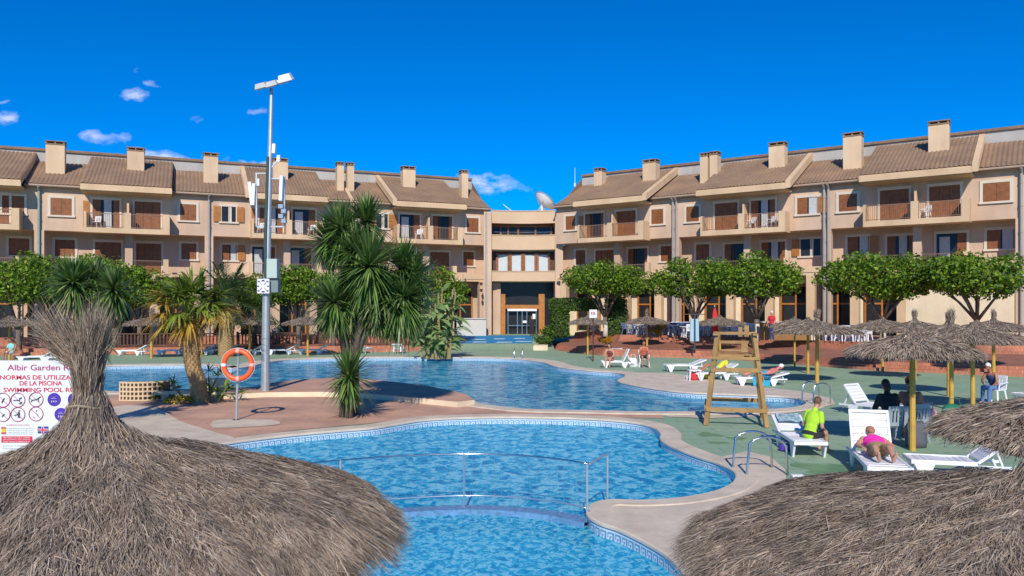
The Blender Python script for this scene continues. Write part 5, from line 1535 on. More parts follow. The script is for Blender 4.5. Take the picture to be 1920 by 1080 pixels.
def person(label, loc, rz, J, sk, clothes, hair, hair_len=0, vox=.014, face=None, cap_mat=None, k=1.0, fat=1.0):
    t = empty('person', label, 'person', loc, rz)
    t.scale = (k, k, k)
    g = lambda n: Vector(J[n])
    mb = MB(); pel, ch, nk, hd_ = g('pelvis'), g('chest'), g('neck'), g('head')
    up = (nk - pel).normalized()
    side = (g('shR') - g('shL')).normalized()
    fwd = up.cross(side).normalized() if face is None else Vector(face).normalized()
    tf = up.cross(side).normalized()
    def torso(m, ex):
        B = Matrix((side, tf, up)).transposed()
        m.ell(pel + up * .02, (.165 * fat + ex, .115 * fat + ex, .13 + ex), 14, 10, B)
        m.ell(pel.lerp(ch, .5), (.135 * fat + ex, .10 * fat + ex, .17 + ex), 14, 10, B)
        m.ell(ch, (.165 * fat + ex, .112 * fat + ex, .19 + ex), 14, 10, B)
        cap(m, g('shL'), g('shR'), .052, .052, ex); cap(m, ch, nk, .09, .055, ex * .6)
    torso(mb, 0); cap(mb, nk - up * .05, hd_ - up * .04, .054, .05)
    hu = (hd_ - nk).normalized() if J.get('hup') is None else Vector(J['hup'])
    HB = basis(fwd, hu)
    mb.ell(hd_, (.074, .092, .112), 16, 12, HB); mb.ell(hd_ + HB @ Vector((0, .028, -.055)), (.052, .060, .055), 12, 8, HB)
    cap(mb, hd_ + HB @ Vector((0, .088, .01)), hd_ + HB @ Vector((0, .108, -.025)), .010, .015)
    for s in (-1, 1):
        mb.ell(hd_ + HB @ Vector((s * .076, -.005, -.005)), (.012, .02, .03), 8, 6, HB)
    cap(mb, hd_ + HB @ Vector((-.018, .088, -.058)), hd_ + HB @ Vector((.018, .088, -.058)), .008, .008)
    for s in ('L', 'R'):
        cap(mb, g('sh' + s), g('el' + s), .050 * fat, .040); cap(mb, g('el' + s), g('wr' + s), .040, .027)
        hdv = (g('wr' + s) - g('el' + s)).normalized(); hn = Vector(J.get('pn' + s, (0, 0, -1)))
        PB = basis(hdv, hn); w_ = g('wr' + s)
        mb.ell(w_ + hdv * .045, (.040, .055, .018), 10, 8, PB)
        for i, (ox, ln) in enumerate(((-.030, .070), (-.010, .082), (.011, .076), (.030, .060))):
            b0_ = w_ + PB @ Vector((ox, .085, 0)); b1_ = b0_ + PB @ Vector((ox * .15, ln * .55, .012)); b2_ = b1_ + PB @ Vector((0, ln * .38, .026))
            cap(mb, b0_, b1_, .0105, .009); cap(mb, b1_, b2_, .009, .0075)
        b0_ = w_ + PB @ Vector((-.034, .03, .004)); cap(mb, b0_, b0_ + PB @ Vector((-.03, .045, .012)), .012, .009)
        cap(mb, g('hp' + s), g('kn' + s), .085 * fat, .056); cap(mb, g('kn' + s), g('an' + s), .056, .036)
        cap(mb, g('an' + s), g('to' + s), .036, .026); cap(mb, g('an' + s) , g('an' + s) - (g('to' + s) - g('an' + s)).normalized() * .04, .036, .03)
    remeshed('body', mb, sk, t, vox)
    for nm, what, mt in clothes:
        c = MB(); ex = .012
        if what == 'shirt':
            torso(c, ex)
            for s in ('L', 'R'): cap(c, g('sh' + s), g('sh' + s).lerp(g('el' + s), .6), .050 * fat, .043, ex + .004)
        elif what == 'top':
            B = Matrix((side, tf, up)).transposed()
            c.ell(ch, (.165 * fat + ex, .112 * fat + ex, .17), 14, 10, B); c.ell(pel.lerp(ch, .55), (.14 * fat + ex, .10 * fat + ex, .14), 14, 10, B)
            cap(c, ch + side * .09, ch + side * .09 + up * .18, .03, .02, ex); cap(c, ch - side * .09, ch - side * .09 + up * .18, .03, .02, ex)
        elif what == 'sleeves':
            torso(c, ex)
            for s in ('L', 'R'): cap(c, g('sh' + s), g('el' + s), .050 * fat, .042, ex + .004); cap(c, g('el' + s), g('wr' + s), .042, .03, ex)
        elif what in ('shorts', 'briefs', 'trousers'):
            B = Matrix((side, tf, up)).transposed()
            c.ell(pel + up * .02, (.165 * fat + ex + .004, .115 * fat + ex + .004, .12), 14, 10, B)
            f_ = {'shorts': .62, 'briefs': .12, 'trousers': 1}[what]
            for s in ('L', 'R'):
                cap(c, g('hp' + s), g('hp' + s).lerp(g('kn' + s), f_), .085 * fat, .062 + .02 * (1 - f_), ex + .003)
                if what == 'trousers': cap(c, g('kn' + s), g('an' + s), .058, .045, ex)
        remeshed(nm, c, mt, t, vox)
    h_ = MB()
    h_.ell(hd_ + HB @ Vector((0, -.016, .022)), (.086, .094, .106), 14, 10, HB)
    if hair_len: h_.ell(hd_ + HB @ Vector((0, -.06, -.05)), (.075, .055, .07 + hair_len), 12, 8, HB)
    # cut the face clear: keep only the part behind and above the forehead
    keep = MB(); inv = HB.transposed()
    remap = {}
    for f_ in h_.f:
        c_ = sum((Vector(h_.v[i]) for i in f_), Vector()) / len(f_); lc = inv @ (c_ - hd_)
        if lc.y < .035 or lc.z > .062:
            keep.add([h_.v[i] for i in f_], [tuple(range(len(f_)))])
    keep.build('hair', hair, t, smooth=True)
    if cap_mat:
        c = MB(); c.ell(hd_ + HB @ Vector((0, -.008, .045)), (.092, .102, .085), 14, 10, HB); c.box(hd_ + HB @ Vector((0, .12, .05)), (.13, .10, .012), M=HB); c.build('cap', cap_mat, t, smooth=False)
    e_ = MB()
    for s in (-1, 1): e_.ell(hd_ + HB @ Vector((s * .029, .083, .012)), (.011, .008, .007), 8, 6, HB)
    e_.build('eyes', M('eye_dark', (.03, .02, .015), .3, .1, 1, 0), t)
    return t
def sit_pose(seat=.45, lean=.05, knee=.47, spread=.11, hands=None, ankle=None, foot=.1, drop=0):
    p = seat + .10
    J = dict(pelvis=(0, 0, p), chest=(0, lean * .8, p + .33), neck=(0, lean * 1.3, p + .54), head=(0, lean * 1.7 + .02, p + .70),
             shL=(-.17, lean * 1.1, p + .46), shR=(.17, lean * 1.1, p + .46), hpL=(-.09, .03, p - .02), hpR=(.09, .03, p - .02),
             knL=(-spread, knee, p + .0 - drop), knR=(spread, knee, p + .0 - drop))
    a = ankle or (knee + .03, .08)
    for s, q in (('L', -1), ('R', 1)):
        J['an' + s] = (q * spread, a[0], a[1]); J['to' + s] = (q * (spread + .02), a[0] + .15, max(.03, a[1] - .05))
        J['el' + s] = (q * .25, lean + .08, p + .20); J['wr' + s] = (q * .15, .33, p + .08); J['pn' + s] = (0, 0, -1)
    if hands: J.update(hands)
    return J
def lie_pose(z=.42, hip=.95, back=25, knee_up=.0, arms='side'):
    a = math.radians(back); c, s_ = math.cos(a), math.sin(a)
    f = lambda x, d, h=0: (x, hip + d * c - h * s_, z + .09 + d * s_ + h * c)
    J = dict(pelvis=f(0, 0), chest=f(0, .33), neck=f(0, .54, .01), head=f(0, .70, .05), shL=f(-.17, .46), shR=f(.17, .46), hpL=(-.09, hip - .04, z + .08), hpR=(.09, hip - .04, z + .08),
             knL=(-.12, hip - .45, z + .09 + knee_up), knR=(.12, hip - .43, z + .09 + knee_up), anL=(-.11, hip - .82 + knee_up * .45, z + .06), anR=(.12, hip - .82 + knee_up * .45, z + .06),
             toL=(-.13, hip - .88 + knee_up * .45, z + .17), toR=(.15, hip - .88 + knee_up * .45, z + .17))
    for s, q in (('L', -1), ('R', 1)):
        J['el' + s] = f(q * .30, .20, -.02); J['wr' + s] = f(q * .24, -.02, .03)
        J['pn' + s] = (0, 0, -1)
    return J
def stand_pose(arms=None):
    J = dict(pelvis=(0, 0, .94), chest=(0, .01, 1.27), neck=(0, .0, 1.48), head=(0, .02, 1.64), shL=(-.18, 0, 1.40), shR=(.18, 0, 1.40), hpL=(-.09, 0, .90), hpR=(.09, 0, .90),
             knL=(-.10, .03, .49), knR=(.10, -.02, .49), anL=(-.11, .0, .07), anR=(.11, -.04, .07), toL=(-.13, .15, .03), toR=(.14, .12, .03),
             elL=(-.24, .02, 1.12), wrL=(-.22, .16, .93), elR=(.24, .02, 1.12), wrR=(.22, .16, .93), pnL=(1, 0, 0), pnR=(-1, 0, 0))
    if arms: J.update(arms)
    return J
def cloth(name, c): return M(name, c, .9, .12, 7, .3, .01)
lime = cloth('lime_shirt', (.42, .72, .04)); black = cloth('black_cloth', (.025, .025, .03)); pink = cloth('pink_top', (.85, .03, .38)); olive = cloth('olive_shorts', (.30, .20, .10))
red = cloth('red_cloth', (.65, .03, .04)); navy = cloth('navy_cloth', (.03, .05, .16)); jeans = cloth('blue_jeans', (.10, .19, .42)); yel = cloth('yellow_cloth', (.75, .70, .05)); turq = cloth('turquoise_towel', (.03, .35, .55))
pinkc = cloth('pale_pink_cloth', (.75, .35, .36)); maroon = cloth('maroon_cloth', (.20, .05, .05)); whitec = cloth('white_cloth', (.78, .78, .78)); aqua = cloth('aqua_cloth', (.25, .62, .60))
hair_b = M('brown_hair', (.13, .065, .03), .6, .3, 20, .4); hair_k = M('dark_hair', (.03, .02, .018), .6, .3, 20, .4); hair_r = M('reddish_hair', (.40, .17, .09), .6, .3, 20, .4); hair_w = M('white_hair', (.75, .73, .68), .7, .1, 20, .4)

person('person in a lime green shirt and black shorts sitting sideways on a lounger', (6.13, 15.95, 0), -PI / 2 + .55,
       sit_pose(.34, .16, .43, .10, dict(elL=(-.24, .12, .62), wrL=(-.14, .34, .53), elR=(.23, .14, .62), wrR=(.12, .36, .53)), (.50, .07)), skin,
       [('shirt', 'shirt', lime), ('shorts', 'shorts', black)], hair_b, 0, .011, k=.93)
person('person in a pink top and brown shorts lying back on the steep white lounger', (6.34, 12.95, 0), -.26,
       lie_pose(.36, 1.12, 14, .10), skin, [('top', 'top', pink), ('shorts', 'shorts', olive)], hair_r, .03, .012, fat=1.12)
person('dark haired person in a black top seated in the grey chair, seen from behind', (8.38, 17.1, 0), .15, sit_pose(.44, .10, .45), skin_tan, [('shirt', 'sleeves', black), ('shorts', 'shorts', navy)], hair_k, .05, .016, k=1.05, fat=1.15)
person('bare backed tanned man with an orange cap seated beside the yellow pole', (9.05, 17.5, 0), -.35, sit_pose(.44, .22, .45), skin_tan, [('shorts', 'shorts', maroon)], hair_k, 0, .016, cap_mat=cloth('orange_cap', (.85, .13, .04)), k=1.05, fat=1.2)
person('white haired person in dark top and blue jeans sitting in a white chair at right', (15.35, 24.6, 0), PI * .65, sit_pose(.44, .2, .45), skin_tan, [('top', 'top', navy), ('trousers', 'trousers', jeans)], hair_w, 0, .02, k=.95)
person('person lying at the right edge with knees raised over blue shorts', (15.9, 24.3, 0), -PI / 2 + .1, lie_pose(.36, 1.1, 25, .34), skin, [('shorts', 'shorts', jeans)], hair_b, 0, .02)
person('person in a yellow top lying on the lounger left of the lifeguard chair', (7.6, 32.5, 0), -PI / 2 + .2, lie_pose(.36, 1.1, 38, .2), skin_tan, [('top', 'shirt', yel), ('shorts', 'shorts', aqua)], hair_k, 0, .024)
person('red skinned sunbather with white cap lying right behind the lifeguard chair', (8.75, 30.4, 0), -PI / 2 - .05, lie_pose(.36, 1.15, 20, .1), M('sunburnt_skin', (.60, .20, .15), .55, .1, 8, 0), [('briefs', 'briefs', turq)], hair_w, 0, .024)
person('tanned sunglasses wearer sitting sideways on a white lounger by the steps', (5.05, 39.6, 0), PI * .85, sit_pose(.34, .12, .42), skin, [('briefs', 'briefs', red), ('top', 'top', maroon)], hair_k, 0, .024)
person('tanned man in black shorts sitting in a white chair facing the pool', ((1207 - CX) * 39.8 / F, 39.8, 0), PI, sit_pose(.44, .02, .45, .14), skin_tan, [('shorts', 'shorts', black), ('vest', 'top', M('orange_red_cloth', (.50, .10, .05), .8, .2, 5, .2))], hair_k, 0, .024, fat=1.1)
person('person in a red shirt standing among the restaurant tables', ((1447 - CX) * 45.2 / F, 45.2, 1.12), PI * .7, stand_pose(), skin, [('shirt', 'shirt', red), ('trousers', 'trousers', navy)], hair_w, 0, .024)
person('bare backed person seated on a lounger at the far left above the sign', ((46 - CX) * 43.6 / F, 43.4, 0), PI * .6, sit_pose(.34, .25, .42), skin_tan, [('briefs', 'briefs', maroon)], hair_k, 0, .024, fat=1.15)
person('person in an aqua top seated at the left edge of the photo', ((14 - CX) * 43.8 / F, 44.2, 0), PI * .9, sit_pose(.4, .05, .42), skin_tan, [('top', 'shirt', aqua), ('shorts', 'shorts', whitec)], hair_b, 0, .024)
person('dark clothed person standing in front of the glass entrance doors', (1.62, 63.4, .75), PI, stand_pose(), skin, [('shirt', 'sleeves', black), ('trousers', 'trousers', black)], hair_b, 0, .028, k=.95)

# towels, bags and small things
def towel(name, label, pts, mat, cat='towel', th=.012):
    """pts: grid rows of points"""
    n = len(pts); m_ = len(pts[0]); mb = MB()
    vs = [Vector(p) for row in pts for p in row]; vs2 = [v + Vector((0, 0, -th)) for v in vs]; N = len(vs)
    fs = []
    for i in range(n - 1):
        for j in range(m_ - 1):
            a = i * m_ + j; fs += [(a, a + 1, a + m_ + 1, a + m_), (N + a, N + a + m_, N + a + m_ + 1, N + a + 1)]
    mb.add(vs + vs2, fs)
    return tag(mb.build(name, mat, smooth=True), label, cat)
pat_t = M('patterned_towel', (.28, .40, .46), .9, .75, 11, .3, fine=26)
def fold_towel(base, rz, w, l, rise, mat, label):
    R_ = Matrix.Rotation(rz, 3, 'Z'); rows_ = []
    for i in range(6):
        row = []
        for j in range(5):
            u, v_ = i / 5, j / 4
            p = R_ @ Vector(((v_ - .5) * w, u * l, rise * u + .012 * math.sin(u * 9 + v_ * 5)))
            row.append(Vector(base) + p)
        rows_.append(row)
    return towel('towel', label, rows_, mat)
fold_towel((6.14, 17.05, .52), -.10, .5, .35, .13, pat_t, 'blue and white patterned towel over the top of the first near lounger')
fold_towel((9.55, 30.10, .36), -PI / 2, .55, .5, 0, turq, 'turquoise towel spread under the red sunbather')
tt = []
for i in range(6): tt.append([Vector((9.35 + j * .13, 30.02 - .01 * i, .37 - i * .07 + .0 * j)) + Vector((0, .012 * math.sin(j * 2 + i), 0)) for j in range(6)])
towel('towel', 'turquoise towel hanging from the side of the lounger behind the lifeguard chair', tt, turq)
fold_towel((5.38, 39.45, .95), 0, .55, .3, .02, whitec, 'white towel held above the lounger by the steps')
def bag(label, loc, d, mat, rz=0, cat='bag'):
    t = empty('beach_bag', label, cat, loc, rz)
    m_ = MB(); m_.lathe([(0, 0), (.5, .0), (.56, .25), (.5, .75), (.36, .98), (.3, .93), (0, .85)], 14)
    m_.v = [(v[0] * d[0], v[1] * d[1], v[2] * d[2] + .012 * math.sin(v[0] * 30 + v[1] * 17)) for v in m_.v]; m_.build('bag_body', mat, t, smooth=True)
    h_ = MB(); h_.tube([(-.28 * d[0], 0, .9 * d[2]), (-.2 * d[0], 0, 1.35 * d[2]), (.2 * d[0], 0, 1.35 * d[2]), (.28 * d[0], 0, .9 * d[2])], .012, 6); h_.build('handle', mat, t)
    return t
bag('pink bag on the white lounger behind the seated couple', (9.75, 18.1, .34), (.38, .2, .34), pinkc)
bag('dark green bag lying beside the yellow pole at right', (11.95, 20.9, 0), (.62, .4, .42), cloth('green_cloth', (.02, .18, .10)))
bag('grey rucksack behind the pole beside the grey chair', (8.75, 16.75, 0), (.42, .3, .58), cloth('grey_cloth', (.11, .11, .13)))
bag('white bag beside the chair of the tanned man', ((1187 - CX) * 39.6 / F, 39.6, 0), (.42, .3, .5), whitec)
bag('small violet bag under the first near lounger', G(1475, 846), (.3, .2, .16), cloth('violet_cloth', (.08, .04, .35)))
bag('red bag standing under the small white table', (7.62, 32.35, 0), (.25, .2, .36), red)
bag('yellow beach bag at the foot of the sunbathing group', (8.3, 33.2, 0), (.4, .3, .32), yel)
sg_ = MB(); sg_.bb(-.08, .08, -.05, .05, 0, .16); sg_.bb(-.1, .1, -.06, .06, .16, .19)
tag(sg_.build('paper_cup_box', whitec, None, G(1495, 911)), 'small white box on the deck beside the near coping corner', 'box')
tbl = empty('side_table', 'small square white table beside the yellow sunbather', 'table', (7.62, 32.35, 0))
m_ = MB(); m_.bb(-.25, .25, -.25, .25, .42, .46); m_.build('table_top', white_pl, tbl)
for a_, b_ in ((-1, -1), (-1, 1), (1, -1), (1, 1)):
    m_ = MB(); m_.bar((a_ * .2, b_ * .2, .42), (a_ * .24, b_ * .24, 0), .045, .045); m_.build('leg', white_pl, tbl)

# ================================================================== lifeguard chair
lc = empty('lifeguard_chair', 'tall wooden lifeguard chair standing between the two pools', 'lifeguard chair', (5.92, 20.5, 0), math.radians(-15))
def lb(name, parts_, mt=chair_wood):
    for p in parts_:
        m_ = MB(); m_.bar(*p); m_.build(name, mt, lc, bevel=.006)
ft = [(-.74, -.85), (.74, -.85), (-.74, .85), (.74, .85)]; tp = [(-.46, -.34), (.46, -.34), (-.46, .34), (.46, .34)]
lb('leg', [((a[0], a[1], 0), (b[0], b[1], 2.3), .115, .085) for a, b in zip(ft, tp)])
def at(i, z): a, b = ft[i], tp[i]; t = z / 2.3; return Vector((a[0] + (b[0] - a[0]) * t, a[1] + (b[1] - a[1]) * t, z))
def rung(i, j, z, w_=.11, h_=.035, off=(0, 0, 0)): return (at(i, z) + Vector(off), at(j, z) + Vector(off), h_, w_)
def hb(name, i, j, z, hgt=.11, th=.04, off=(0, 0)):
    a, b = at(i, z), at(j, z); d = b - a; m_ = MB()
    m_.box((a + b) / 2 + Vector((off[0], off[1], 0)), (d.length + .12, th, hgt), rz=math.atan2(d.y, d.x)); m_.build(name, chair_wood, lc, bevel=.006)
hb('rung', 0, 1, .42, off=(0, -.07)); hb('rung', 2, 3, .50, off=(0, .07)); hb('rung', 0, 2, .45, off=(-.08, 0)); hb('rung', 1, 3, .45, off=(.08, 0))
hb('rung', 0, 1, 1.42, off=(0, -.07)); hb('rung', 0, 2, 1.2, off=(-.08, 0)); hb('rung', 1, 3, 1.2, off=(.08, 0)); hb('rung', 0, 1, .95, .09, off=(0, -.07)) if False else None
m_ = MB()
for i in range(5): m_.box((0, -.30 + i * .15, 1.80), (1.0, .11, .03))
m_.build('seat', chair_wood, lc); hb('rung', 0, 1, 1.72, .08, off=(0, -.08)); hb('rung', 2, 3, 1.72, .08, off=(0, .08))
for sx in (-1, 1):
    m_ = MB(); m_.box((sx * .50, 0, 2.33), (.14, .95, .045)); m_.build('armrest', chair_wood, lc)
m_ = MB(); m_.box((0, .42, 2.34), (1.12, .035, .08)); m_.box((0, .40, 2.10), (.9, .03, .08)); m_.build('backrest', chair_wood, lc)
m_ = MB(); m_.box((.30, .44, 2.40), (.12, .05, .30)); m_.box((.14, .44, 2.38), (.10, .05, .26)); m_.build('back_slats', chair_wood, lc)
m_ = MB(); m_.box((.22, -.42, 1.99), (.16, .05, .22)); m_.box((-.05, -.42, 1.92), (.6, .04, .05)); m_.build('front_board', chair_wood, lc)

# ================================================================== lifebuoy on its pole
p0 = G(443, 788)
lp = empty('lifebuoy_stand', 'grey steel pole on the island that carries the orange lifebuoy', 'pole', p0)
m_ = MB(); m_.tube([(0, 0, 0), (.06, 0, 1.95)], [.032, .028], 10); m_.cyl((0, 0, 0), (0, 0, .02), .11, .11, 12); m_.build('pole', galv, lp)
m_ = MB(); m_.bar((.05, -.04, 1.86), (.05, -.12, 1.88), .03, .03); m_.build('hook', galv, lp)
bu = empty('lifebuoy', 'orange ring lifebuoy hanging on the steel pole', 'lifebuoy', p0 + Vector((.09, -.13, 1.50)))
m_ = MB(); pts = [(.375 * math.cos(a), .05 * math.sin(a * 1), .375 * math.sin(a)) for a in np.linspace(0, 2 * PI, 40, endpoint=False)]
pts = [(p[0], 0, p[2]) for p in pts]; m_.tube(pts, .068, 12, closed=True); m_.build('ring', orange_pl, bu, smooth=True)
for a in (PI, 0, PI / 2, -PI / 2):
    m_ = MB(); sg = [(.375 * math.cos(a + q), 0, .375 * math.sin(a + q)) for q in (-.11, -.05, 0, .05, .11)]; m_.tube(sg, .071, 12); m_.build('band', M('buoy_band', (.85, .45, .38), .4, .1, 3, 0) if a != PI else white_pl, bu, smooth=True)
m_ = MB(); m_.tube([(.455 * math.cos(a), 0, .455 * math.sin(a) ) for a in np.linspace(0, 2 * PI, 24, endpoint=False)], .006, 5, closed=True); m_.build('grab_rope', whitec, bu)

# ================================================================== lamp post with aerials
lb0 = G(497, 742); LY = lb0.y; ls = LY / F
lampp = empty('lamp_post', 'tall grey lamp post with floodlights and phone aerials between the pools', 'lamp post', lb0)
def LP(px, py, dy=0): return Vector(((px - 497) * ls, dy, H - (py - HY) * ls))
topx = LP(509, 166)
m_ = MB(); m_.tube([(0, 0, 0), LP(499, 560), LP(502, 470)], [.15, .125, .11], 14); m_.tube([LP(502, 470), LP(506, 300), topx], [.11, .085, .06], 14); m_.cyl((0, 0, 0), (0, 0, .03), .22, .22, 14); m_.build('pole', galv, lampp, smooth=False)
m_ = MB(); m_.tube([LP(504, 295, -.12), LP(502, 380, -.14), LP(500, 440, -.16), LP(500, 520, -.15)], .05, 6); m_.build('cable', M('green_cable', (.05, .09, .075), .7, .1, 2, 0), lampp)
a_, b_ = LP(482, 163), LP(548, 146)
m_ = MB(); m_.bar(a_, b_, .09, .08); m_.build('crossbar', galv, lampp)
for i, (px, py) in enumerate([(492, 160), (512, 156), (537, 149)]):
    c = LP(px, py); m_ = MB(); Rr = Matrix.Rotation(-.26, 3, 'Y') @ Matrix.Rotation(.35, 3, 'X')
    m_.box(c + Vector((0, -.12, -.04 if i < 2 else .02)), (.42 if i < 2 else .5, .5, .17 if i < 2 else .24), M=Rr, taper=.75)
    hdl = m_.build('floodlight', M('floodlight_grey', (.5, .5, .48), .5, .1, 3, 0) if i < 2 else white_pl, lampp, bevel=.02)
    m_ = MB(); m_.box(c + Vector((0, -.12, -.15)), (.34, .4, .03), M=Rr); m_.build('lens', M('lamp_lens', (.12, .12, .13), .2, .1, 2, 0), hdl)
# panel aerials on brackets
m_ = MB(); m_.bar(LP(479, 325), LP(503, 325), .04, .04); m_.bar(LP(481, 325), LP(481, 425), .05, .05); m_.bar(LP(481, 425), LP(533, 425), .05, .05); m_.bar(LP(533, 330), LP(533, 425), .06, .06); m_.bar(LP(506, 335), LP(533, 335), .04, .04)
m_.bar(LP(506, 318), LP(520, 302), .04, .04); m_.build('bracket', galv, lampp)
for (x0_, y0_, x1_, y1_, w_) in [(475, 386, 470, 342, .13), (529, 378, 531, 331, .26), (515, 289, 516, 271, .15), (487, 350, 487, 336, .08), (523, 305, 524, 292, .06), (476, 386, 478, 345, .1)]:
    m_ = MB(); m_.bar(LP(x0_, y0_, -.1), LP(x1_, y1_, -.1), w_, .12); m_.build('panel_aerial', white_pl, lampp, bevel=.015)
m_ = MB()
for k in range(4): m_.box(LP(529 + (k % 2) * 5, 388 + k * 9, -.1), (.16, .16, .14))
m_.build('radio_unit', M('radio_blue_grey', (.30, .38, .46), .5, .2, 6, 0), lampp)
m_ = MB(); m_.box(LP(513, 504, -.05), (.36, .34, .66)); m_.build('cabinet', M('pale_green_box', (.45, .56, .50), .5, .06, 2, 0), lampp, bevel=.015)
m_ = MB(); m_.box(LP(512, 535, .05), (.40, .3, .50)); m_.build('lower_cabinet', M('grey_green_box', (.18, .25, .25), .5, .06, 2, 0), lampp, bevel=.015)
sb = MB(); sb.box(LP(498, 537, -.24), (.42, .05, .50)); sgn = sb.build('sign_box', white_pl, lampp, bevel=.01)
sbm = MB(); c = LP(498, 537, -.27); blue_s = M('sign_blue', (.03, .07, .22), .5, .05, 2, 0)
for s in (-1, 1):
    sbm.bar(c + Vector((-.11, 0, -.13 * s)), c + Vector((-.035, 0, -.045 * s)), .045, .006); sbm.bar(c + Vector((.035, 0, .045 * s)), c + Vector((.11, 0, .13 * s)), .045, .006)
for (u, v_) in ((-.15, .16), (.15, .16), (-.15, -.16), (.15, -.16), (0, .19), (0, -.19), (-.165, 0), (.165, 0)): sbm.box(c + Vector((u, 0, v_)), (.07 if u else .1, .006, .045 if u else .05))
sbm.build('blue_marks', blue_s, sgn)

# ================================================================== pool ladders
def ladder(label, base, rz, k=1.0, gap=.48, reach=.62):
    t = empty('pool_ladder', label, 'pool ladder', base, rz, 'stainless pool ladders')
    for sx in (-1, 1):
        m_ = MB(); x = sx * gap / 2
        pts = [(x, 0, -.02), (x, .02, .35 * k)] + [(x, .02 + reach / 2 - reach / 2 * math.cos(a), .45 * k + .22 * k * math.sin(a)) for a in np.linspace(.15, PI - .5, 7)] + [(x, reach * 1.04, .0), (x, reach * 1.12, -.75)]
        m_.tube(pts, .024, 8); m_.build('rail', steel, t, smooth=True)
    for z in (-.3, -.55):
        m_ = MB(); m_.box((0, reach * 1.08, z), (gap, .08, .025)); m_.build('rung', steel, t)
    return t
ladder('stainless pool ladder on the right lobe of the near pool', (4.93, 14.25, .03), PI / 2 + .12, 1.0, .62, .74)
ladder('stainless pool ladder at the right tip of the far pool', (9.95, 24.6, .03), PI / 2 + .35, .95, .5, .66)
ladder('stainless pool ladder on the far edge opposite the hotel entrance', (.38, 46.9, .03), PI, .9, .5, .6)

# ================================================================== safety railing along the weir
fr = empty('safety_railing', 'thin white metal railing following the curved wall between near and shallow pool', 'railing', (0, 0, 0))
def wpt(px):                                     # point of the weir seen in column px
    best = min(wp, key=lambda p: abs(CX + F * p.x / p.y - px)); return best
rp = [wpt(px) for px in range(560, 1107, 21)] + [wp[-1]]
rp = [Vector((p.x, p.y, 0)) for p in rp]
white_rail = M('pale_steel', (.45, .55, .66), .25, .06, 3, 0, metal=.7)
m_ = MB(); m_.tube([p + Vector((0, 0, .74)) for p in rp], .014, 6); m_.build('top_rail', steel, fr, smooth=True)
m_ = MB(); m_.tube([p + Vector((0, 0, .09)) for p in rp], .013, 6); m_.build('bottom_rail', white_rail, fr, smooth=True)
tot_ = [0]
for a, b in zip(rp[:-1], rp[1:]): tot_.append(tot_[-1] + (b - a).length)
def along(s_):
    for i in range(len(rp) - 1):
        if tot_[i] <= s_ <= tot_[i + 1]: return rp[i].lerp(rp[i + 1], (s_ - tot_[i]) / (tot_[i + 1] - tot_[i] + 1e-9))
    return rp[-1]
nb = int(tot_[-1] / .115); m_ = MB()
for i in range(nb): p = along(i * .115); m_.cyl(p + Vector((0, 0, .09)), p + Vector((0, 0, .74)), .0026, .0028, 4, False)
tag(m_.build('balusters', white_rail, fr), kind='stuff')
for px in (640, 868, 1100):
    p = wpt(px); m_ = MB(); m_.cyl((p.x, p.y, -.12), (p.x, p.y, .75), .017, .017, 8); m_.build('post', white_rail if px == 868 else galv, fr)
e = rp[-1]; e2 = G(1139, 938, 0)
m_ = MB(); m_.tube([e + Vector((0, 0, .74)), e.lerp(e2, .7) + Vector((0, 0, .75)), e2 + Vector((0, 0, .72)), e2 + Vector((0, 0, .0))], .016, 6); m_.build('return_rail', galv, fr)

# ================================================================== rules sign
sY = 9.0; sc0 = sY / F
sg0 = empty('rules_sign', 'white swimming pool rules board with red lettering behind the nearest tufted parasol', 'sign', ((86 - CX) * sc0, sY, 0))
def S2(px, py, dy=0): return Vector(((px - 86) * sc0, dy, H - (py - HY) * sc0))
m_ = MB(); m_.bb((-16 - 86) * sc0, (187 - 86) * sc0, 0, .02, S2(0, 862).z, S2(0, 676).z); m_.build('board', M('sign_white', (.74, .76, .78), .5, .03, 2, 0), sg0)
for px in (6, 170): MB().bb((px - 86) * sc0 - .03, (px - 86) * sc0 + .03, .022, .07, 0, S2(0, 690).z).build('post', galv, sg0)
ink_r = M('sign_red', (.62, .03, .07), .6, .05, 2, 0); ink_b = M('sign_violet', (.07, .03, .36), .6, .05, 2, 0); ink_g = M('sign_grey_text', (.20, .25, .22), .6, .1, 2, 0); ink_m = M('sign_purple_red', (.42, .04, .14), .6, .05, 2, 0)
def text(s_, px, py, hpx, mat, parent, name='lettering', wpx=None, bold=0.0, dy=-.004):
    cu = bpy.data.curves.new('t', 'FONT'); cu.body = s_; cu.size = 1; cu.align_x = 'CENTER'; cu.align_y = 'CENTER'; cu.offset = bold
    ob = bpy.data.objects.new('t', cu); COL.objects.link(ob)
    dg = bpy.context.evaluated_depsgraph_get(); me = bpy.data.meshes.new_from_object(ob.evaluated_get(dg)); bpy.data.objects.remove(ob)
    co = np.zeros(len(me.vertices) * 3); me.vertices.foreach_get('co', co); co = co.reshape(-1, 3)
    co[:, :2] -= (co[:, :2].max(0) + co[:, :2].min(0)) / 2
    hh = hpx * sc0 / (co[:, 1].max() - co[:, 1].min()); ww = hh if wpx is None else wpx * sc0 / (co[:, 0].max() - co[:, 0].min())
    c = S2(px, py, dy)
    new = np.stack([co[:, 0] * ww + c.x, np.full(len(co), c.y), co[:, 1] * hh + c.z], 1)
    me.vertices.foreach_set('co', new.ravel()); me.materials.clear(); me.materials.append(mat); me.update()
    o = bpy.data.objects.new(name, me); COL.objects.link(o); o.parent = parent
text('Albir Garden Resort', 92, 689, 11, ink_m, sg0, wpx=156, bold=.01)
text('NORMAS DE UTILIZACION', 84, 707.5, 8.5, ink_r, sg0, wpx=168, bold=.02)
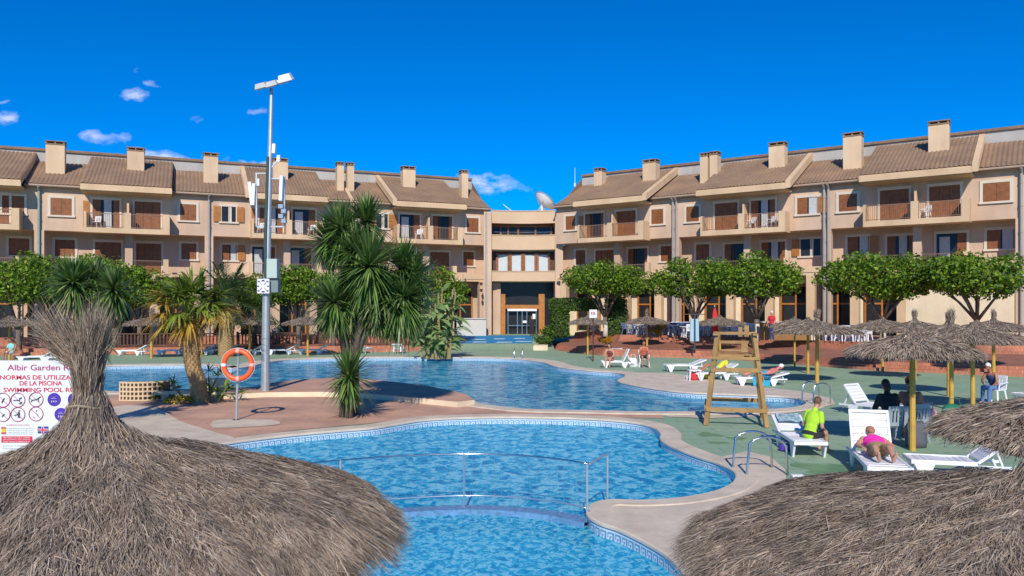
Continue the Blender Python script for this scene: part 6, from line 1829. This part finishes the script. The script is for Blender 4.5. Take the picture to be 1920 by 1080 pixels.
text('DE LA PISCINA', 77, 718.5, 8.5, ink_r, sg0, wpx=80, bold=.02)
text('SWIMMING POOL RULES', 84, 731, 8.5, ink_r, sg0, wpx=154, bold=.02)
def ringmark(px, py, r, mat, slash=True, fill=False):
    m_ = MB(); c = S2(px, py, -.006); n = 24
    if fill:
        m_.add([c + Vector((r * sc0 * math.cos(2 * PI * k / n), 0, r * sc0 * math.sin(2 * PI * k / n))) for k in range(n)], [tuple(range(n))])
    else:
        m_.tube([c + Vector((r * sc0 * math.cos(2 * PI * k / n), 0, r * sc0 * math.sin(2 * PI * k / n))) for k in range(n)], .0045, 4, closed=True)
        if slash: q = r * sc0 * .7; m_.bar(c + Vector((-q, 0, q)), c + Vector((q, 0, -q)), .008, .002)
    return m_.build('pictogram', mat, sg0)
for (px, py) in [(6, 750), (34, 750), (68, 749), (6, 777), (34, 777), (68, 776)]: ringmark(px, py, 13.2, ink_m)
def pict(px, py, segs, mat):
    m_ = MB(); c = S2(px, py, -.010)
    for (x0_, z0_, x1_, z1_, w_) in segs: m_.bar(c + Vector((x0_ * sc0, 0, z0_ * sc0)), c + Vector((x1_ * sc0, 0, z1_ * sc0)), w_ * sc0, .002)
    m_.build('pictogram', mat, sg0)
blk = M('pictogram_dark', (.10, .07, .08), .6, .1, 2, 0)
pict(34, 750, [(-9, 0, 4, 0, 3), (2, 2, 7, 5, 4), (3, -7, 8, -3, 4)], blk)
pict(68, 749, [(-8, -1, 5, 2, 3.5), (4, 2, 9, 6, 3), (-7, -1, -9, -5, 2), (4, 1, 6, -4, 2), (-8, 0, -11, 3, 1.5)], blk)
pict(34, 777, [(-7, -2, 0, 1, 3), (2, -6, 2, 5, 3.5), (1, 7, 4, 8, 4)], blk)
pict(68, 776, [(-5, 5, 4, -2, 2.5), (0, 5, 2, 7, 3), (-6, -5, -2, -7, 3), (3, -2, 6, -6, 2)], M('pictogram_mauve', (.45, .2, .3), .6, .1, 2, 0))
pict(6, 750, [(-2, -5, 3, 4, 3)], blk); pict(6, 777, [(-2, -4, 3, 1, 3)], blk)
ringmark(102, 749, 12.5, ink_b, fill=True); ringmark(115, 777, 12.5, ink_b, fill=True); ringmark(140, 749, 12.5, ink_b, fill=True)
for x_, y_ in ((102, 749), (115, 777), (140, 749)): pict(x_, y_ , [(-5, 2, 5, 2, 2.5), (-2, 4.5, 3, 4.5, 2.5), (-4, -2, -4, -5, 1.2), (0, -2, 0, -5, 1.2), (4, -2, 4, -5, 1.2)], white_pl)
text('LAS NORMAS DE USO DE LA PISCINA', 34, 797, 2.6, ink_r, sg0, wpx=44)
for i in range(4): text('El horario de la piscina es de diez a ocho.' if i % 2 else 'Se ruega ducharse antes del bano', 36, 803 + i * 3.6, 2.4, ink_g, sg0, wpx=52)
m_ = MB(); c = S2(32, 824, -.003); m_.box(c, (58 * sc0, .004, 12 * sc0)); rb = m_.build('red_panel', ink_r, sg0)
for i, s_ in enumerate(('PROHIBIDO SALTAR Y CORRER', 'NO RUNNING OR JUMPING', 'SIN SOCORRISTA')): text(s_, 32, 820.5 + i * 3.8, 2.3, white_pl, rb, wpx=50, dy=-.008)
for i in range(2): text('Gracias por su colaboracion', 30, 836 + i * 5, 2.6, ink_g, sg0, wpx=50)
m_ = MB(); m_.box(S2(81, 806, -.003), (20 * sc0, .004, 13 * sc0)); fl = m_.build('flag', M('flag_blue', (.04, .06, .30), .6, .05, 2, 0), sg0)
m_ = MB(); m_.box(S2(81, 806, -.007), (20 * sc0, .002, 4.4 * sc0)); m_.box(S2(81, 806, -.0074), (4.4 * sc0, .002, 13 * sc0)); m_.build('flag_white_cross', white_pl, fl)
m_ = MB(); m_.box(S2(81, 806, -.010), (20 * sc0, .002, 2.6 * sc0)); m_.box(S2(81, 806, -.0104), (2.6 * sc0, .002, 13 * sc0)); m_.build('flag_red_cross', ink_r, fl)
m_ = MB(); m_.box(S2(7, 807, -.003), (8 * sc0, .004, 12 * sc0)); f2 = m_.build('flag', M('flag_yellow', (.75, .50, .05), .6, .05, 2, 0), sg0)
m_ = MB(); m_.box(S2(7, 802, -.007), (8 * sc0, .002, 3 * sc0)); m_.box(S2(7, 812, -.007), (8 * sc0, .002, 3 * sc0)); m_.build('flag_red_stripes', ink_r, f2)

# ================================================================== breeze block screen and curved slab bench
blockm = M('breeze_blocks', (.62, .47, .30), .85, .1, 3, .2)
bs = empty('breeze_block_screen', 'low curved wall of pierced cream blocks on the island left of the fan palm', 'wall', G(268, 752))
sx_ = G(268, 752).y / F
m_ = MB(); nC, nR = 12, 4; cell = .145
def scr(u): 
    a = (u - .45) * 1.5
    return Vector(((u - .5) * 1.55, .55 * (u - .3) ** 2 * 2.0, 0))
for j in range(nR + 1):
    for i in range(nC):
        a, b = scr(i / nC), scr((i + 1) / nC); z = .02 + j * cell
        d = b - a; m_.box((a + b) / 2 + Vector((0, 0, z)), (d.length + .004, .12, .05), rz=math.atan2(d.y, d.x))
for i in range(nC + 1):
    a = scr(i / nC); m_.box(a + Vector((0, 0, .02 + nR * cell / 2)), (.048, .116, nR * cell + .04))
m_.build('block_lattice', blockm, bs)
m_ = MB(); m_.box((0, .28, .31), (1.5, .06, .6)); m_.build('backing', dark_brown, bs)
cb = empty('slab_bench', 'low cream curved slab bench between the pierced block wall and the fan palm', 'bench', G(340, 750))
m_ = MB(); vs = []; n = 12
for i in range(n + 1):
    a = i / n; x = -.75 + 1.5 * a; y = .25 * math.sin(PI * a) - .1
    vs += [(x, y - .22, .20), (x, y - .22, .30), (x, y + .25, .32), (x, y + .25, .22)]
m_.add(vs, [(i * 4 + k_, i * 4 + 4 + k_, i * 4 + 4 + (k_ + 1) % 4, i * 4 + (k_ + 1) % 4) for i in range(n) for k_ in range(4)] + [(0, 1, 2, 3), (n * 4 + 3, n * 4 + 2, n * 4 + 1, n * 4)]); m_.build('slab', cream, cb)
for x in (-.5, .45):
    m_ = MB(); m_.box((x, .05, .1), (.25, .3, .2)); m_.build('support', cream, cb)
m_ = MB(); m_.bb(-.45, .45, -.12, .12, 0, .55)
tag(m_.build('planter_block', cream, None, G(440, 741) + Vector((-.95, .4, 0))), 'cream block behind the fan palm trunk at the pool edge', 'block')

# ================================================================== left balustrade, terrace props
def balustrade(px0, px1, label):
    Yl = 51.3
    def pt(px):
        Yv = 51
        for _ in range(5):
            X = (px - CX) * Yv / F
            ys = [b.y for b in baseL]; xs_ = [b.x for b in baseL]
            Yv = float(np.interp(X, xs_, ys)) + .75
        return Vector(((px - CX) * Yv / F, Yv, .42))
    a, b = pt(px0), pt(px1); t = empty('wooden_balustrade', label, 'balustrade', a, math.atan2((b - a).y, (b - a).x), 'brown wooden balustrades along the left terrace')
    L = (b - a).length; m_ = MB(); m_.bb(0, L, -.04, .04, .86, .95); m_.build('top_rail', dark_brown, t); m_ = MB(); m_.bb(0, L, -.03, .03, .12, .19); m_.build('bottom_rail', dark_brown, t)
    n_ = min(95, int(L / .22))
    m2 = MB(); m2.bb(-.045, .045, -.02, .02, .19, .86)
    me = None
    for i in range(n_):
        if me is None: o = m2.build('baluster', dark_brown, t); me = o.data
        else: o = bpy.data.objects.new('baluster', me); COL.objects.link(o); o.parent = t
        o.location = (L * (i + .5) / n_, 0, 0)
    for x in (0, L / 2, L):
        m_ = MB(); m_.bb(x - .06, x + .06, -.06, .06, 0, 1.02); m_.build('post', dark_brown, t)
balustrade(222, 436, 'brown wooden balustrade behind the loungers left of the lamp post')
balustrade(445, 565, 'brown wooden balustrade behind the loungers right of the lamp post')
balustrade(600, 770, 'reddish brown balustrade behind the big yucca trunks')
# shower panel, board sign, bar counter, closed parasol
sh = empty('shower_panel', 'pale blue shower panel on a dark post at the terrace edge below a tree', 'shower', ((1302 - CX) * 46.5 / F, 46.5, .52))
m_ = MB(); m_.cyl((0, -.1, 0), (0, -.1, 2.2), .05, .05, 8); m_.build('post', M('dark_blue_metal', (.04, .06, .10), .5, .1, 2, 0), sh)
m_ = MB(); m_.box((0, 0, 1.2), (.55, .12, 1.35), taper=.9); m_.build('panel', M('pale_blue_panel', (.35, .52, .60), .4, .08, 2, 0), sh, bevel=.02)
m_ = MB(); m_.bar((-.75, -.1, 2.15), (.7, -.1, 2.15), .05, .05); m_.build('top_bar', dark_brown, sh)
ws = empty('notice_sign', 'small white framed notice on a post above the small flat parasol', 'sign', ((1112 - CX) * 44 / F, 44, 0))
m_ = MB(); m_.cyl((0, 0, 0), (0, 0, 2.45), .035, .035, 8); m_.build('post', dark_brown, ws)
m_ = MB(); m_.box((0, -.04, 2.72), (.42, .03, .46)); bd = m_.build('board', white_pl, ws)
m_ = MB()
for (u, v_) in ((-.09, .03), (.0, .03), (.09, .03)):
    m_.box((u, -.06, 2.76), (.05, .004, .15)); m_.box((u + .02, -.06, 2.66), (.07, .0044, .03))
m_.build('dark_red_marks', M('dark_red_ink', (.30, .02, .04), .6, .1, 2, 0), bd)
cp = empty('closed_parasol', 'closed red parasol standing on the terrace behind the lifeguard chair', 'parasol', ((1340 - CX) * 48 / F, 48.0, 1.12))
m_ = MB(); m_.cyl((0, 0, 0), (0, 0, 2.1), .025, .025, 8); m_.build('pole', white_pl, cp)
m_ = MB(); m_.lathe([(.10, .25), (.17, .5), (.19, 1.0), (.13, 1.6), (.03, 2.0)], 10); m_.v = [(v[0] * (1 + .25 * math.sin(7 * math.atan2(v[1], v[0]))), v[1] * (1 + .25 * math.sin(7 * math.atan2(v[1], v[0]))), v[2]) for v in m_.v]; m_.build('canopy', red, cp, smooth=True)
m_ = MB(); m_.cyl((0, 0, 0), (0, 0, .12), .25, .22, 12); m_.build('base', M('concrete', (.35, .33, .3), .9, .1, 3, .2), cp)
bar_ = empty('bar_counter', 'wooden bar counter with pale top between the right hand trees', 'counter', ((1462 - CX) * 47.5 / F, 46.2, 1.12))
m_ = MB(); m_.bb(-1.4, 1.6, 0, .6, 0, 1.05); m_.build('counter_body', M('counter_wood', (.26, .13, .035), .6, .2, 3, .1), bar_)
m_ = MB(); m_.bb(-1.5, 1.75, -.08, .68, 1.05, 1.13); m_.build('counter_top', M('pale_counter_top', (.55, .45, .36), .5, .1, 3, 0), bar_)
kerb = MB(); kp = [G(1000, 657), G(1028, 657), G(1033, 649, .1), G(1012, 646, .3)]
kerb.prism([(p.x, p.y) for p in ccw([q.to_2d() for q in (G(1000, 657), G(1027, 657), G(1030, 650), G(1006, 650))])], 0, .35)
tag(kerb.build('planter_kerb', cream), 'small cream kerb at the foot of the round green bush', 'kerb')

# chairs and tables left on some balconies, and washing on two rails
for W_, px_, d_, nm_ in ((WL, 180, -.6, 'white plastic chair on the balcony with half open shutters, upper left wing'), (WL, 490, -.7, 'white plastic chair on the balcony directly behind the lamp post aerials'),
                     (WL, 585, -.7, 'white plastic chair on the balcony left of the yucca crown'), (WL, 786, -.7, 'white plastic chair on the third upper balcony of the left wing'),
                     (WR, 1408, -.7, 'white plastic chair on the balcony above the right side of the lifeguard chair'), (WR, 1446, -.6, 'second white plastic chair on the balcony above the lifeguard chair'),
                     (WR, 1735, -.7, 'white plastic chair on the uppermost right balcony beside its partition')):
    s__ = W_.s_at(px_, d_); X_, Y_ = W_.o.x + s__ * W_.dx + d_ * W_.nx, W_.o.y + s__ * W_.dy + d_ * W_.ny
    copy_tree(wc, (X_, Y_, 8.72), W_.a + 2.6, nm_, 'plastic chairs on the hotel balconies')
dw = MB(); k_ = 0
wet_m = M('damp_deck', (.15, .29, .13), .45, .3, 1.5, .1)
def blob(px, py, rx, ry, sd, mat, name, z):
    c = G(px, py); pts = []
    for i in range(26):
        a = 2 * PI * i / 26; r = 1 + .22 * math.sin(3 * a + sd) + .14 * math.sin(5 * a + 2 * sd) + .08 * math.sin(9 * a + sd)
        pts.append((c.x + rx * r * math.cos(a), c.y + ry * r * math.sin(a)))
    curve_fill(name, [pts], z, mat)
blob(1570, 880, .75, .55, 1.0, wet_m, 'damp_patch', .004)
blob(1528, 895, .3, .25, 2.0, wet_m, 'damp_patch', .005)
blob(1330, 815, .28, .3, 3.0, wet_m, 'damp_patch', .004)
blob(1382, 822, .2, .22, .5, wet_m, 'damp_patch', .004)
blob(1345, 830, .2, .15, 1.5, wet_m, 'damp_patch', .004)
